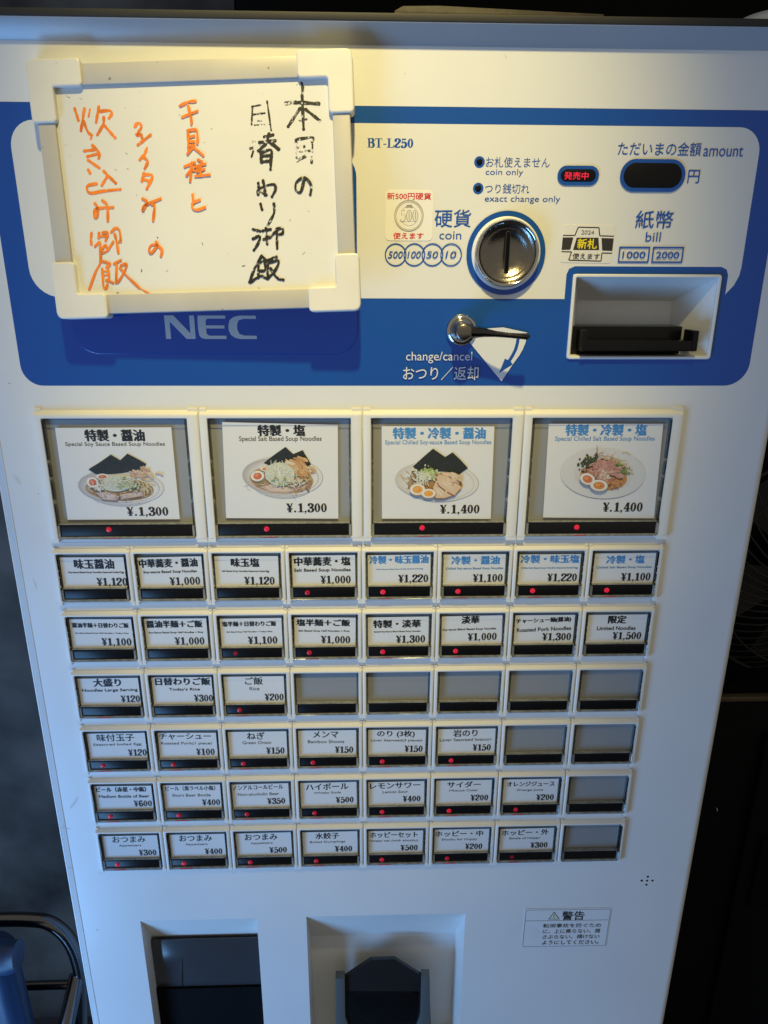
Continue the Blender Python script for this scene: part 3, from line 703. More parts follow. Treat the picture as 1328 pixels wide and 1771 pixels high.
# title, x0, x1, y0, y1, ink, English line, x0, x1, height, price, right end of price, light, red edge, vertical shift of the card
rows = [
 [('味玉醤油', 12.9, 40, 3, 10.2, K, 'Soy-sauce Based Soup Noodles Seasoned boiled Egg', 8, 46.5, 1.7, '¥1,120', 48.2, 0, 0, 0),
  ('中華蕎麦・醤油', 3.9, 44.1, 3, 9.4, K, 'Soy-sauce Based Soup Noodles', 6, 43.2, 2.5, '¥1,000', 45, 0, 0, 0),
  ('味玉塩', 13.7, 33.1, 3, 9.6, K, 'Salt Based Soup Noodles Seasoned boiled Egg', 7, 40, 1.6, '¥1,120', 43.6, 0, 0, 0),
  ('中華蕎麦・塩', 4.1, 43.2, 2.8, 9.4, K, 'Salt Based Soup Noodles', 3.6, 43.4, 3.0, '¥1,000', 43.4, .45, 0, -.3),
  ('冷製・味玉醤油', 3.1, 44.3, 1.9, 8, C_, 'Chilled Soy-sauce Based Soup Noodles Seasoned boiled Egg', 7.4, 40.7, 1.1, '¥1,220', 44.6, 1, .4, 0),
  ('冷製・醤油', 7, 40.9, 2.7, 9, C_, 'Chilled Soy-sauce Based Soup Noodles', 3, 44, 2.0, '¥1,100', 44, 1, .15, 0),
  ('冷製・味玉塩', 2.3, 44, 2.2, 8.4, C_, 'Chilled Salt Based Soup Noodles Seasoned boiled Egg', 3, 43.6, 1.5, '¥1,220', 43.6, 1, .5, 0),
  ('冷製・塩', 10, 37, 3, 9.2, C_, 'Chilled Salt Based Soup Noodles', 3, 43, 2.0, '¥1,100', 43, 1, .8, 0)],
 [('醤油半麺＋日替わりご飯', 5, 45, 4, 7.8, K, 'Soy-Sauce Based Soup Half Noodles + Today’s Rice', 6.5, 44.5, 1.3, '¥1,100', 46, 0, 0, 0),
  ('醤油半麺＋ご飯', 4.1, 43.8, 2.6, 8.2, K, 'Soy-Sauce Based Soup Half Noodles + Rice', 5, 44, 1.8, '¥1,000', 44.5, 0, 0, 0),
  ('塩半麺＋日替わりご飯', 4.3, 43, 3.8, 7.8, K, 'Salt Based Soup Half Noodles + Today’s Rice', 7, 40, 1.3, '¥1,100', 43.4, .2, 0, 0),
  ('塩半麺＋ご飯', 3.8, 42.3, 2.8, 8.2, K, 'Salt Based Soup Half Noodles + Rice', 5, 42, 1.8, '¥1,000', 42.7, .55, .1, 0),
  ('特製・淡華', 5.7, 40, 2.9, 9.1, K, 'Special Soy-Sauce Blend Based Soup Noodles', 6, 40, 1.5, '¥1,300', 43.5, .85, .3, 1),
  ('淡華', 16.2, 29, 1.6, 7.6, K, 'Soy-sauce Blend Based Soup Noodles', 2.2, 41.5, 2.0, '¥1,000', 42.2, .9, .3, -.3),
  ('チャーシュー麺(醤油)', 2.1, 42.2, 3, 7.4, K, 'Roasted Pork Noodles', 3, 43, 3.0, '¥1,300', 43.6, 0, 0, .2),
  ('限定', 16.2, 29.2, 2, 8.4, K, 'Limited Noodles', 8.4, 37, 3.0, '¥1,500', 42, 0, 0, 0)],
 [('大盛り', 14.4, 34.3, 1.4, 8, K, 'Noodles Large Serving', 5.2, 46, 3., '¥120', 47, 0, .3, 0),
  ('日替わりご飯', 5.8, 46, 1.4, 7.6, K, "Today's Rice", 15.3, 38, 2.8, '¥300', 47.3, 0, 0, 0),
  ('ご飯', 18, 31, 1.6, 8, G_, 'Rice', 21, 28.2, 2.7, '¥200', 46, .4, .35, 0), None, None, None, None, None],
 [('味付玉子', 11, 39, 1.2, 7.6, G_, 'Seasored boiled Egg', 7.5, 43.9, 2.7, '¥120', 47.2, .42, .7, 0),
  ('チャーシュー', 4, 43, 1.4, 7.0, G_, 'Roasted Pork(1 piece)', 4.8, 43.4, 2.9, '¥100', 45.2, .42, .6, 0),
  ('ねぎ', 16.6, 30, 1.4, 7.8, G_, 'Green Onion', 12.9, 34.7, 2.7, '¥150', 44.8, .5, .6, 0),
  ('メンマ', 13.2, 32.4, 1.4, 7.2, G_, 'Bamboo Shoots', 9, 37, 2.7, '¥150', 43.9, .55, .6, 0),
  ('のり (3枚)', 8.4, 37.2, 1.6, 8, G_, 'Laver Seaweed(3 pieces)', 3.6, 43.3, 2.7, '¥150', 43.9, .75, .5, 0),
  ('岩のり', 13.4, 32, 1.6, 8, G_, 'Laver Seaweed Iwanori', 3, 43, 2.6, '¥150', 43, .8, .7, 0), None, None],
 [('ビール（赤星・中瓶）', 4.6, 43, 1.6, 6.2, K, 'Medium Bottle of Beer', 6, 45, 2.6, '¥600', 46.5, .6, .7, 0),
  ('ビール（黒ラベル小瓶）', 4.3, 43, 1.6, 6, G_, 'Short Beer Bottle', 9, 39, 2.6, '¥400', 46, .6, .6, 0),
  ('ノンアルコールビール', 3, 42.4, 1.6, 6, G_, 'Non-alcoholic Beer', 6.5, 39, 2.6, '¥350', 43.3, .5, .6, 0),
  ('ハイボール', 6.3, 39.7, 1.2, 7.4, G_, 'Whisky Soda', 12.3, 33.7, 2.4, '¥500', 43.6, .55, .6, 0),
  ('レモンサワー', 3, 42.7, 1.6, 7.2, G_, 'Lemon Sour', 12.8, 33, 2.4, '¥400', 43, .75, .5, 0),
  ('サイダー', 10.3, 36.8, 1.6, 7.4, G_, 'Mitsuya Cider', 12, 35, 2.4, '¥200', 43.4, .85, .7, 0),
  ('オレンジジュース', 4, 42, 2.2, 6.6, G_, 'Orange Juice', 12, 33.3, 2.4, '¥200', 42.4, .5, .4, .6), None],
 [('おつまみ', 11.5, 37.6, 1.2, 7.4, G_, 'Appetizers', 16, 33.7, 2.4, '¥300', 45.3, .75, .8, 0),
  ('おつまみ', 10.8, 36.8, 1.2, 7.4, G_, 'Appetizers', 15.2, 33, 2.4, '¥400', 44.5, .75, .8, 0),
  ('おつまみ', 9.5, 35.6, 1.2, 7.4, G_, 'Appetizers', 13.8, 31.5, 2.4, '¥500', 42.7, .65, .7, 0),
  ('水餃子', 12.5, 31.6, 1.2, 7.4, G_, 'Boiled Dumplings', 7.7, 36.4, 2.4, '¥400', 42, .6, .8, 0),
  ('ホッピーセット', 2.6, 41.4, 1.8, 7.4, G_, 'Hoppy set (with shochu)', 2.4, 41.8, 2.6, '¥500', 41.8, .75, .7, 0),
  ('ホッピー・中', 2, 41, 1.8, 7.4, G_, 'Shochu for Hoppy', 7.2, 36.5, 2.6, '¥200', 41, .5, .7, 0),
  ('ホッピー・外', 2.6, 41, 1.8, 7.4, G_, 'Bottle of Hoppy', 9, 34.5, 2.6, '¥300', 41, .25, .3, 0), None]]
rnd = random.Random(5)
for r, row in enumerate(rows):
    for c, it in enumerate(row):
        mx, my = 54.*c, 48.39*r
        b = child('menu_button', SM, mach); b.location = at(mach, mx, my, 0); b['group'] = 'small menu buttons'
        child('backing', SB, b); child('lens', SL, b); child('black_bar', SK, b)
        if not it:
            b['label'] = 'empty grey button without a menu card'; continue
        T, x0, x1, y0, y1, ink, E_, ex0, ex1, eh, PR, px1, lt, edge, dy = it
        pw = (21.5 if len(PR) > 4 else 14.2); ec = (13.0, 12.3, 11.4, 10.7, 10.4, 10.6)[r]
        if ink is C_: ec -= .8
        eink = {K: (.015, .015, .015), C_: s2l((80, 135, 185)), G_: (.10, .10, .105)}[ink]
        lines = [(T, x0, x1, y0, y1, K if ink is G_ else ink, {K: .42, C_: .4, G_: .2}[ink]*(1 if len(T) < 9 else .7), .0), (E_, ex0, ex1, ec-eh/2, ec+eh/2, eink, 0, .035 if ink is not G_ else .018)]
        py = (17.2, 16.2, 16.0, 15.3, 14.7, 15.0)[r]; ph = (5.9, 5.9, 5.7, 5.7, 5.5, 5.5)[r]
        if c > 3 and r < 2: py -= .6
        j = rnd.uniform(-.35, .35)
        up = {0: 0, 1: .3, 2: .6, 3: 1.0, 4: 1.2, 5: 1.6}[r]
        card(b, mx, my, (1.7+j, 2.9+rnd.uniform(-.4, .3)+up*.4, 46.4+j, 26.2), lines, (PR, px1-pw, px1, py, py+ph), -2.2 if T[0] == 'チ' and r == 1 else 0., dy)
        if lt: 
            lxx, lyy = ap2t(mx+12.4, my+30.0, 1.2); led(b, lxx-mx, lyy-my, lt, edge, WIN[1])
        elif edge:
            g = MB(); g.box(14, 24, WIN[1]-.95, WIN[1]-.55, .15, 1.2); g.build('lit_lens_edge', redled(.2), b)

# ---- the four large buttons with their printed dishes
def mixc(a, b, t): return tuple(x+(y-x)*t for x, y in zip(a, b))
def dish(k):
    rn = random.Random(40+k); ox, oy = ((120, 770), (400, 760), (670, 765), (950, 765))[k]
    mx, my = (4+108*k, -95.6)
    def F(p): x, y = P(ox+p[0]/7.378, oy+p[1]/7.378, CD); return (x-mx, y-my)
    def FF(pts): return [F(p) for p in pts]
    def draw(m):
        def E(cx, cy, rx, ry, col, rot=0, n=36): m.flat(FF(ell(cx, cy, rx, ry, rot, n)), col)
        def blobs(n, cx, cy, sx, sy, r0, r1, cols):
            for _ in range(n):
                x, y = rn.gauss(cx, sx), rn.gauss(cy, sy); r = rn.uniform(r0, r1); a = rn.uniform(0, 180)
                E(x, y, r, r*rn.uniform(.4, .9), mixc(rn.choice(cols), rn.choice(cols), rn.random()*.6), a, 9)
        def shreds(n, cx, cy, sx, sy, ln_, w_, cols, ang=None, spread=180):
            for _ in range(n):
                x, y = rn.gauss(cx, sx), rn.gauss(cy, sy); a = math.radians(rn.uniform(0, 180) if ang is None else rn.gauss(ang, spread)); l = rn.uniform(.4, 1)*ln_; bnd = rn.uniform(-.4, .4)*l
                dx, dy = math.cos(a)*l/2, math.sin(a)*l/2
                pts = cr([(x-dx, y-dy), (x-dy*bnd/l, y+dx*bnd/l), (x+dx, y+dy)], 3)
                m.strip(FF(pts), rn.uniform(.6, 1.2)*w_*.054, mixc(rn.choice(cols), rn.choice(cols), rn.random()))
        def egg(cx, cy, rx, ry, yc, rot=0, yr=.6):
            E(cx+4, cy+8, rx*1.03, ry*1.05, (.33, .25, .17), rot); E(cx, cy, rx, ry, (.74, .70, .62), rot); E(cx, cy-2, rx*.93, ry*.9, (.80, .78, .73), rot)
            E(cx+2, cy+2, rx*yr*1.1, ry*yr*1.12, mixc(yc, (.7, .5, .3), .35), rot); E(cx+2, cy, rx*yr, ry*yr, yc, rot); E(cx-rx*.12, cy-ry*.1, rx*yr*.5, ry*yr*.45, mixc(yc, (.85, .45, .15), .45), rot)
            E(cx+rx*.2, cy+ry*.15, rx*yr*.22, ry*yr*.2, mixc(yc, (.3, .04, .02), .4), rot)
        def nori(pts, mid):
            m.flat(FF(pts), (.018, .022, .02)); xs = [p[0] for p in pts]; ys = [p[1] for p in pts]
            poly = [Vector(p) for p in pts]
            def inside(x, y):
                c = False; j = len(poly)-1
                for i in range(len(poly)):
                    if (poly[i].y > y) != (poly[j].y > y) and x < (poly[j].x-poly[i].x)*(y-poly[i].y)/(poly[j].y-poly[i].y)+poly[i].x: c = not c
                    j = i
                return c
            for _ in range(90):
                x, y = rn.uniform(min(xs), max(xs)), rn.uniform(min(ys), max(ys))
                if all(inside(x+a, y+b) for a, b in ((-22, -12), (22, 12), (-22, 12), (22, -12), (0, 0))): E(x, y, rn.uniform(6, 20), rn.uniform(3, 8), rn.choice([(.03, .036, .03), (.012, .015, .014), (.045, .048, .04), (.022, .028, .024)]), rn.uniform(-50, 50), 8)
            m.strip(FF(mid), .12, (.06, .065, .055))
        def bowl(cx, cy, rx, ry, rot, lip, foot, shade):
            E(cx, cy+foot, rx*.42, ry*.62, (.30, .30, .32), rot)
            for t in range(6): E(cx, cy+foot*.62*(1-t/6), rx*(.86+.14*t/6), ry*(1-.02*t), mixc((.46, .46, .48), (.70, .70, .70), t/5), rot)
            E(cx, cy, rx, ry, (.36, .35, .36), rot); E(cx, cy-2, rx*.988, ry*.985, (.71, .70, .69), rot)
            for t in range(7):      # inner wall, darker towards the left in the print
                q = t/6; E(cx-rx*.05+rx*.12*q, cy+ry*.05*q, rx*(.95-.16*q), ry*(.94-.16*q), mixc(shade, (.72, .71, .69), q), rot)
        WHT = [(.78, .78, .70), (.72, .74, .60), (.66, .66, .52), (.80, .80, .76)]; GRN = [(.30, .38, .16), (.20, .28, .12), (.46, .52, .28)]
        BRN = [(.26, .15, .07), (.36, .23, .12), (.20, .11, .05), (.45, .32, .18)]; NOO = [(.62, .50, .30), (.70, .60, .40), (.52, .40, .22)]; PNK = [(.58, .40, .34), (.66, .50, .44), (.50, .33, .28)]
        if k == 0:
            bowl(660, 530, 550, 222, 3, 0, 45, (.46, .42, .42)); E(640, 560, 440, 150, (.44, .30, .17), 3); E(650, 575, 405, 132, (.32, .19, .09), 3)
            shreds(60, 640, 600, 170, 36, 90, 8, NOO+BRN, 5, 30)
            nori([(245, 305), (380, 222), (530, 118), (650, 190), (740, 105), (870, 172), (985, 238), (915, 305), (690, 350), (560, 365), (340, 368)], [(650, 190), (640, 260), (640, 350)])
            for q in ([(340, 600), (480, 590), (640, 645), (610, 705), (430, 690)], [(640, 630), (780, 600), (935, 588), (945, 640), (800, 665), (670, 690)]):
                m.flat(FF([(a+4, b+14) for a, b in q]), (.25, .14, .08)); m.flat(FF(q), (.55, .43, .40)); m.flat(FF([(a*.8+.2*sum(p[0] for p in q)/len(q), b*.7+.3*sum(p[1] for p in q)/len(q)) for a, b in q]), (.64, .53, .49))
            egg(425, 397, 82, 38, (.62, .16, .10)); egg(300, 470, 78, 66, (.62, .16, .10), 20)
            shreds(34, 930, 365, 70, 34, 130, 24, [(.62, .42, .28), (.70, .55, .40), (.50, .30, .20)], 20, 25); shreds(45, 975, 535, 48, 42, 110, 8, NOO, 60, 35)
            E(620, 480, 215, 105, (.62, .63, .52), -4); shreds(130, 600, 470, 88, 40, 110, 6, WHT, -10, 40); blobs(60, 785, 500, 62, 30, 8, 26, GRN+[(.44, .46, .36), (.50, .52, .40)]); shreds(36, 740, 470, 90, 38, 90, 6, WHT+GRN[2:], 10, 40); shreds(18, 370, 530, 50, 36, 110, 8, WHT[:1], 40, 40)
            blobs(40, 650, 650, 170, 30, 5, 14, BRN+PNK)
        elif k == 1:
            bowl(655, 470, 515, 250, 3, 0, 55, (.46, .42, .40)); E(640, 510, 410, 178, (.50, .34, .16), 4); E(645, 520, 390, 160, (.38, .24, .12), 4)
            nori([(410, 300), (540, 200), (690, 95), (790, 185), (910, 135), (970, 235), (1020, 320), (930, 362), (700, 330), (530, 352)], [(790, 185), (815, 250), (830, 330)])
            q = [(380, 600), (520, 560), (760, 620), (900, 590), (960, 560), (930, 640), (700, 680), (480, 665)]; m.flat(FF(q), (.58, .42, .33)); m.flat(FF([(a*.85+97, b*.75+152) for a, b in q]), (.66, .53, .45))
            shreds(40, 640, 590, 160, 36, 90, 7, NOO+PNK, 5, 30); blobs(50, 830, 600, 90, 35, 8, 22, BRN+PNK)
            egg(440, 372, 72, 30, (.66, .18, .09)); egg(335, 462, 86, 66, (.64, .15, .07), -5)
            shreds(50, 860, 360, 55, 45, 190, 30, [(.62, .36, .16), (.70, .46, .22), (.5, .26, .1)], 40, 20); m.flat(FF([(680, 280), (710, 262), (820, 300), (800, 325), (700, 310)]), (.72, .58, .42))
            E(620, 440, 190, 150, (.64, .65, .52), 8); shreds(150, 620, 435, 78, 58, 130, 7, WHT, 20, 60); blobs(45, 600, 540, 130, 35, 5, 13, GRN); shreds(40, 830, 530, 55, 38, 90, 7, WHT+NOO, 30, 40)
        elif k == 2:
            bowl(630, 500, 535, 250, 4, 0, 25, (.60, .56, .50)); E(610, 550, 350, 158, (.56, .34, .14), 0); E(610, 552, 335, 146, (.42, .22, .08), 0)
            shreds(60, 380, 480, 70, 60, 130, 10, NOO+BRN, 60, 40); blobs(35, 330, 500, 40, 50, 10, 26, BRN)
            nori([(325, 305), (450, 190), (580, 78), (735, 185), (830, 125), (930, 220), (1025, 325), (915, 405), (760, 370), (560, 365), (395, 362)], [(735, 185), (715, 260), (700, 340)])
            blobs(130, 530, 395, 62, 36, 8, 24, [(.36, .50, .10), (.26, .40, .08), (.55, .62, .30), (.70, .72, .50)]); shreds(60, 440, 450, 55, 45, 110, 8, WHT, 60, 40)
            SL_ = [(.70, .52, .36), (.74, .58, .42)]
            for q in ([(690, 420), (720, 372), (860, 380), (940, 430), (945, 500), (900, 480), (800, 430)], [(575, 570), (625, 470), (700, 560), (830, 672), (720, 706), (610, 706)], [(618, 440), (650, 400), (740, 410), (860, 480), (945, 570), (850, 672), (740, 610), (650, 540)]):
                m.flat(FF([(a-7, b+12) for a, b in q]), (.16, .06, .03)); m.flat(FF(q), (.66, .40, .22)); cxq = sum(p[0] for p in q)/len(q); cyq = sum(p[1] for p in q)/len(q); m.flat(FF([(cxq+(a-cxq)*.93, cyq+(b-cyq)*.9) for a, b in q]), SL_[0])
                for _ in range(9): E(rn.gauss(cxq, 50), rn.gauss(cyq, 35), rn.uniform(14, 50), rn.uniform(6, 18), mixc(SL_[1], (.78, .66, .52), rn.random()), rn.uniform(20, 50), 12)
            blobs(18, 880, 500, 30, 22, 6, 15, BRN)
            egg(380, 592, 98, 72, (.80, .36, .06)); egg(520, 642, 92, 58, (.82, .38, .05))
        else:
            E(680, 405, 542, 322, (.24, .23, .26), 2); E(680, 396, 545, 322, (.66, .65, .64), 2); E(680, 390, 540, 318, (.70, .69, .68), 2); E(685, 400, 380, 230, (.66, .64, .62), 2); E(690, 420, 330, 200, (.70, .66, .60), 2)
            E(690, 440, 305, 172, (.62, .36, .17), 6); E(690, 446, 290, 160, (.52, .26, .10), 6); shreds(70, 800, 340, 110, 70, 160, 12, NOO, 10, 40)
            blobs(110, 530, 255, 62, 38, 9, 26, [(.05, .07, .03), (.08, .10, .05), (.035, .045, .025)]); blobs(80, 890, 330, 52, 36, 9, 24, [(.14, .24, .07), (.22, .33, .10), (.10, .16, .05)])
            blobs(70, 690, 370, 95, 75, 20, 60, [(.55, .26, .21), (.62, .34, .29), (.48, .20, .15), (.68, .44, .38)]); shreds(50, 690, 330, 100, 70, 150, 16, [(.66, .38, .32), (.5, .22, .17)], -30, 40)
            blobs(30, 690, 420, 60, 40, 8, 22, [(.74, .60, .48), (.66, .48, .36)]); blobs(45, 830, 530, 70, 30, 8, 22, [(.55, .20, .08), (.62, .30, .12)])
            egg(475, 458, 98, 72, (.66, .19, .08), 18); egg(620, 540, 112, 72, (.70, .24, .06), 5)
    return draw
big = [('特製・醤油', (147, 743, 249, 763), K, 'Special Soy Sauce Based Soup Noodles', (113, 764.5, 285, 773), '¥.1,300', (219, 877, 291, 893), [(95, 740), (296, 739), (311, 898), (117, 899)], (188, 916), .75),
       ('特製・塩', (446, 735, 527, 754), K, 'Special Salt Based Soup Noodles', (413.5, 754.5, 556, 765), '¥.1,300', (495, 870.5, 565, 887), [(384, 730), (584, 735), (585, 897), (391, 896)], (461, 915), .85),
       ('特製・冷製・醤油', (680, 739.5, 839, 759), C_, 'Special Chilled Soy-sauce Based Soup Noodles', (666, 761, 849.5, 770.5), '¥.1,400', (760.5, 873, 829, 889), [(660, 737), (855, 737.5), (848.5, 897.5), (660.5, 897)], (730, 913), 1.),
       ('特製・冷製・塩', (979, 734, 1118, 753.5), C_, 'Special Chilled Salt Based Soup Noodles', (960, 754.5, 1132, 764.5), '¥.1,400', (1042, 869, 1111, 886), [(949, 733), (1147, 733), (1131, 896.5), (939, 895)], (997.5, 912), 1.)]
names = ('special soy sauce soup noodles', 'special salt soup noodles', 'chilled soy sauce noodles', 'chilled salt noodles')
for k, (T, tb, ink, E_, eb, PR, pb_, quad, lp, s_) in enumerate(big):
    mx, my = 4+108.*k, -95.6
    b = child('menu_button', BM_, mach); b.location = at(mach, mx, my, 0); b['group'] = 'large menu buttons'; b['label'] = 'large button with a picture card of '+names[k]
    child('backing', BB_, b); child('lens', BL, b); child('black_bar', BK, b)
    m = PB(CD); q = [P(u, v, CD) for u, v in quad]
    m.tess([[(x-mx, y-my) for x, y in q]], CD, 0, (.77, .765, .76)); m.ld = -.02
    def bx(t, m=m):
        um, vm = (t[0]+t[2])/2, (t[1]+t[3])/2; return (P(t[0], vm, CD)[0]-mx, P(um, t[1], CD)[1]-my, P(t[2], vm, CD)[0]-mx, P(um, t[3], CD)[1]-my)
    text(m, T, bx(tb), ink, 0., .5); text(m, E_, bx(eb), (.04, .04, .045) if ink is K else CYAN, .006)
    t4 = bx(pb_); serif(m, PR, t4[0], t4[2], t4[1], (t4[3]-t4[1])*.92, INK)
    dish(k)(m)
    m.build('menu_card', PAPER, b, smooth=False)
    x, y = P(lp[0], lp[1], 1.2); led(b, x-mx, y-my, s_, (.6, .35, .3, .9)[k], BW[1])

for (u, v, l, a, w_, c_) in ((122, 1501, 5.5, 20, .35, .16), (112, 1432, 9, 12, 1.3, .60), (128, 1388, 14, -55, 2.0, .66), (168, 1608, 2.5, 10, 1.6, .55), (16, 663, 1.2, 40, .6, .25), (66, 854, 1.0, 0, .5, .3), (172, 1510, 3, 30, .4, .5), (874, 98, 2.2, 60, .35, .5), (700, 127, 1., 10, .5, .6), (1240, 1400, 4, 70, .3, .55), (1090, 1700, 6, 15, .3, .58), (1200, 880, 7, -35, .3, .66), (30, 830, 8, 60, 2.6, .66), (60, 1010, 10, 80, 1.2, .67)):
    m = PB(FD-.06); x, y = P(u, v); a = math.radians(a); m.strip(cr([(x-l/2*math.cos(a), y-l/2*math.sin(a)), (x+.3, y+.2), (x+l/2*math.cos(a), y+l/2*math.sin(a))], 6), lambda t, tg, w_=w_: w_*math.sin(math.pi*min(max(t, .04), .96))**.5, (c_, c_*.98, c_*.95))
    m.build('scuff_mark', PAPER, mach, ml, smooth=False)
# strips of the door between the rows of buttons
for r in range(-1, 5):
    y0, y1 = (48.39*r+36.2, 48.39*(r+1)-3.4) if r >= 0 else (-10.2, -3.4)
    m = MB(); m.box(1.2, 426., y0+2.6, y1, FD-.2, FD+.0)
    m.build('button_rail', PLAST, mach, ml, bevel=.08, seg=1)

# ================================================================== the whiteboard
import mathutils
RV = Vector((-.092, .040, -.031)); ang = RV.length
Rb = Matrix.Rotation(ang, 3, RV.normalized())
TB = Vector((120.31, -232.19, -12.64)); WW, WH = 183.2, 140.1
wb = bpy.data.objects.new('whiteboard', None); COL.objects.link(wb)
MM = Matrix(((1, 0, 0), (0, 0, 1), (0, -1, 0)))
m4 = (MM @ Rb @ MM.transposed()).to_4x4(); m4.translation = W(*TB); wb.matrix_world = m4
tag(wb, 'small framed whiteboard with black and orange handwriting, hung over the blue panel', 'whiteboard')
hx, hy = WW/2, WH/2
m = MB(); m.slab(rrect(-hx+8, -hy+8, hx-8, hy-8, .5, 2), 3.0, 8.5); m.build('writing_surface', BOARD, wb)
for (a, b, c, d) in ((-hx+2.5, -hy+20, -hx+12.4, hy-20), (hx-12.4, -hy+20, hx-2.5, hy-20), (-hx+20, -hy+2.5, hx-20, -hy+13.4), (-hx+20, hy-13.4, hx-20, hy-2.5)):
    m = MB(); m.box(a, b, c, d, .8, 9.0) if False else m.box(min(a, c), max(a, c), min(b, d), max(b, d), .9, 9.0); m.build('frame_bar', FRAMEM, wb, bevel=.8, seg=2)
for sx in (-1, 1):
    for sy in (-1, 1):
        A, Wd = 31., 14.2
        pts = [(0, 0), (A, 0), (A, Wd), (Wd, Wd), (Wd, A+1.5), (0, A+1.5)]; rs = (4.5, 2.6, 2.6, 1.6, 2.6, 2.6); lp_ = []
        for i, (p, r) in enumerate(zip(pts, rs)):
            a = (Vector(pts[i-1])-Vector(p)).normalized()*r; b = (Vector(pts[(i+1) % 6])-Vector(p)).normalized()*r
            for t in range(6):
                t /= 5; q = Vector(p)+a*(1-t)**2+b*t**2; lp_.append((q.x, q.y))
        L_ = [(sx*(hx-x), sy*(hy-y)) for x, y in lp_]
        m = MB(); m.slab(L_, -.6, 8.6, 0, .9); m.build('frame_corner', CREAM, wb, ang=14)
# handwriting: marker strokes lying on the board
def onboard(u, v, c):
    n = Rb @ Vector((0, 0, 1)); o_ = TB+n*c; r = ray(u, v); s = (o_-CAM).dot(n)/r.dot(n)
    p = Rb.transposed() @ (CAM+r*s-TB); return (p.x, p.y)
def strokes(org, sc_, lst, w_, name_mb, rnd_):
    for s_ in lst:
        wf = w_
        if isinstance(s_, tuple): s_, wf = s_
        pts = [(a+rnd_.uniform(-3, 3), b+rnd_.uniform(-3, 3)) for a, b in s_]
        pts = cr(pts, 6) if len(pts) > 2 else cr(pts)
        q = [onboard(org[0]+a/sc_, org[1]+b/sc_, 2.9) for a, b in pts]
        # round ends
        name_mb.strip(q, lambda t, tg: wf*(.82+.18*math.sin(3.1*t*math.pi+wf*7)), (1, 1, 1))
        for e in (q[0], q[-1]): name_mb.ld -= .003; name_mb.tess([circ(e[0], e[1], wf*.46, 10)], name_mb.d0+name_mb.ld)
rs_ = random.Random(9)
org = PB(2.95); blk = PB(2.95); fnt = PB(2.96)
A_ = [[(175, 410), (215, 530)], [(280, 410), (250, 560), (240, 640)], [(265, 530), (310, 650), (350, 690)], ([(335, 420), (320, 490)], 1.3), [(425, 390), (400, 550)], [(430, 440), (540, 430), (560, 470), (535, 510)], [(480, 500), (475, 570), (410, 685)], [(490, 590), (600, 715)], ([(355, 690), (340, 730)], 1.2),
  [(275, 850), (400, 840)], [(310, 910), (430, 880)], [(360, 790), (430, 870), (425, 930)], [(315, 950), (430, 1025)], [(320, 1050), (335, 1085)], [(480, 1060), (600, 1190)], [(510, 1120), (460, 1210)], [(405, 1195), (320, 1210), (300, 1245), (340, 1290), (480, 1270), (650, 1250)],
  [(805, 600), (820, 570), (860, 570), (870, 610), (825, 680), (870, 680), (880, 710)], [(965, 685), (835, 790)], ([(930, 820), (925, 828)], 1.2), [(920, 850), (900, 890), (855, 945)], [(900, 920), (940, 960), (910, 1030)], [(895, 1085), (880, 1170)], [(895, 1100), (985, 1110), (930, 1250)], [(895, 1150), (960, 1170)]]
strokes((100, 120), 6.036, A_, 1.9, org, rs_)
B_ = [[(385, 255), (415, 300), (410, 390), (390, 410), (380, 380), (400, 310), (580, 298)], [(465, 225), (515, 280), (520, 440)], [(355, 565), (345, 620), (350, 680)], [(430, 560), (425, 610)], [(470, 555), (520, 560), (500, 640)], [(440, 600), (520, 590)], [(390, 700), (430, 660)], [(440, 670), (445, 860), (400, 960), (330, 1145)],
  [(560, 550), (600, 510), (640, 540), (655, 640), (640, 655)], [(595, 575), (610, 640), (635, 770)], [(470, 720), (500, 690), (520, 740), (470, 765), (455, 740)], [(520, 740), (580, 655)], [(450, 850), (550, 885), (510, 920)], [(460, 935), (470, 1010), (475, 1110), (500, 1140), (520, 1100)], [(520, 920), (535, 1030), (510, 1060)],
  ([(470, 960), (530, 960)], 1.), ([(465, 1000), (530, 1000)], 1.), [(510, 1050), (575, 1080)], [(585, 880), (655, 845)], [(610, 870), (610, 1080)], [(660, 900), (715, 885), (700, 960), (640, 1060), (610, 1080)], [(650, 930), (720, 1010), (850, 1130)], ([(850, 1130), (965, 1200)], 1.),
  [(885, 205), (930, 240), (885, 330), (890, 290), (940, 260), (1075, 205)], [(985, 265), (1010, 280), (995, 435)], [(1025, 655), (1040, 690), (980, 770), (955, 740), (980, 690), (1040, 690), (1085, 740), (1075, 805)]]
strokes((100, 310), 6.036, B_, 1.75, org, rs_)
C3 = [[(525, 190), (600, 155), (675, 145)], [(548, 300), (690, 243)], [(605, 190), (630, 280), (635, 370)], [(600, 440), (605, 560), (610, 640)], [(600, 435), (680, 430), (695, 500), (690, 565)], [(610, 500), (660, 490)], [(610, 545), (660, 540)], [(620, 590), (660, 580)], [(655, 590), (595, 665)], [(670, 615), (750, 680)],
  [(570, 790), (665, 750)], [(640, 750), (625, 935)], [(630, 820), (585, 880)], [(630, 800), (660, 830)], [(700, 725), (740, 740)], [(670, 795), (770, 765)], [(740, 760), (690, 830)], [(690, 840), (760, 820)], [(730, 780), (725, 885)], [(675, 885), (815, 870)], [(645, 1065), (655, 1125)], [(715, 1120), (650, 1150), (655, 1205), (700, 1220), (768, 1193)]]
strokes((220, 150), 5.713, C3, 1.75, org, rs_)
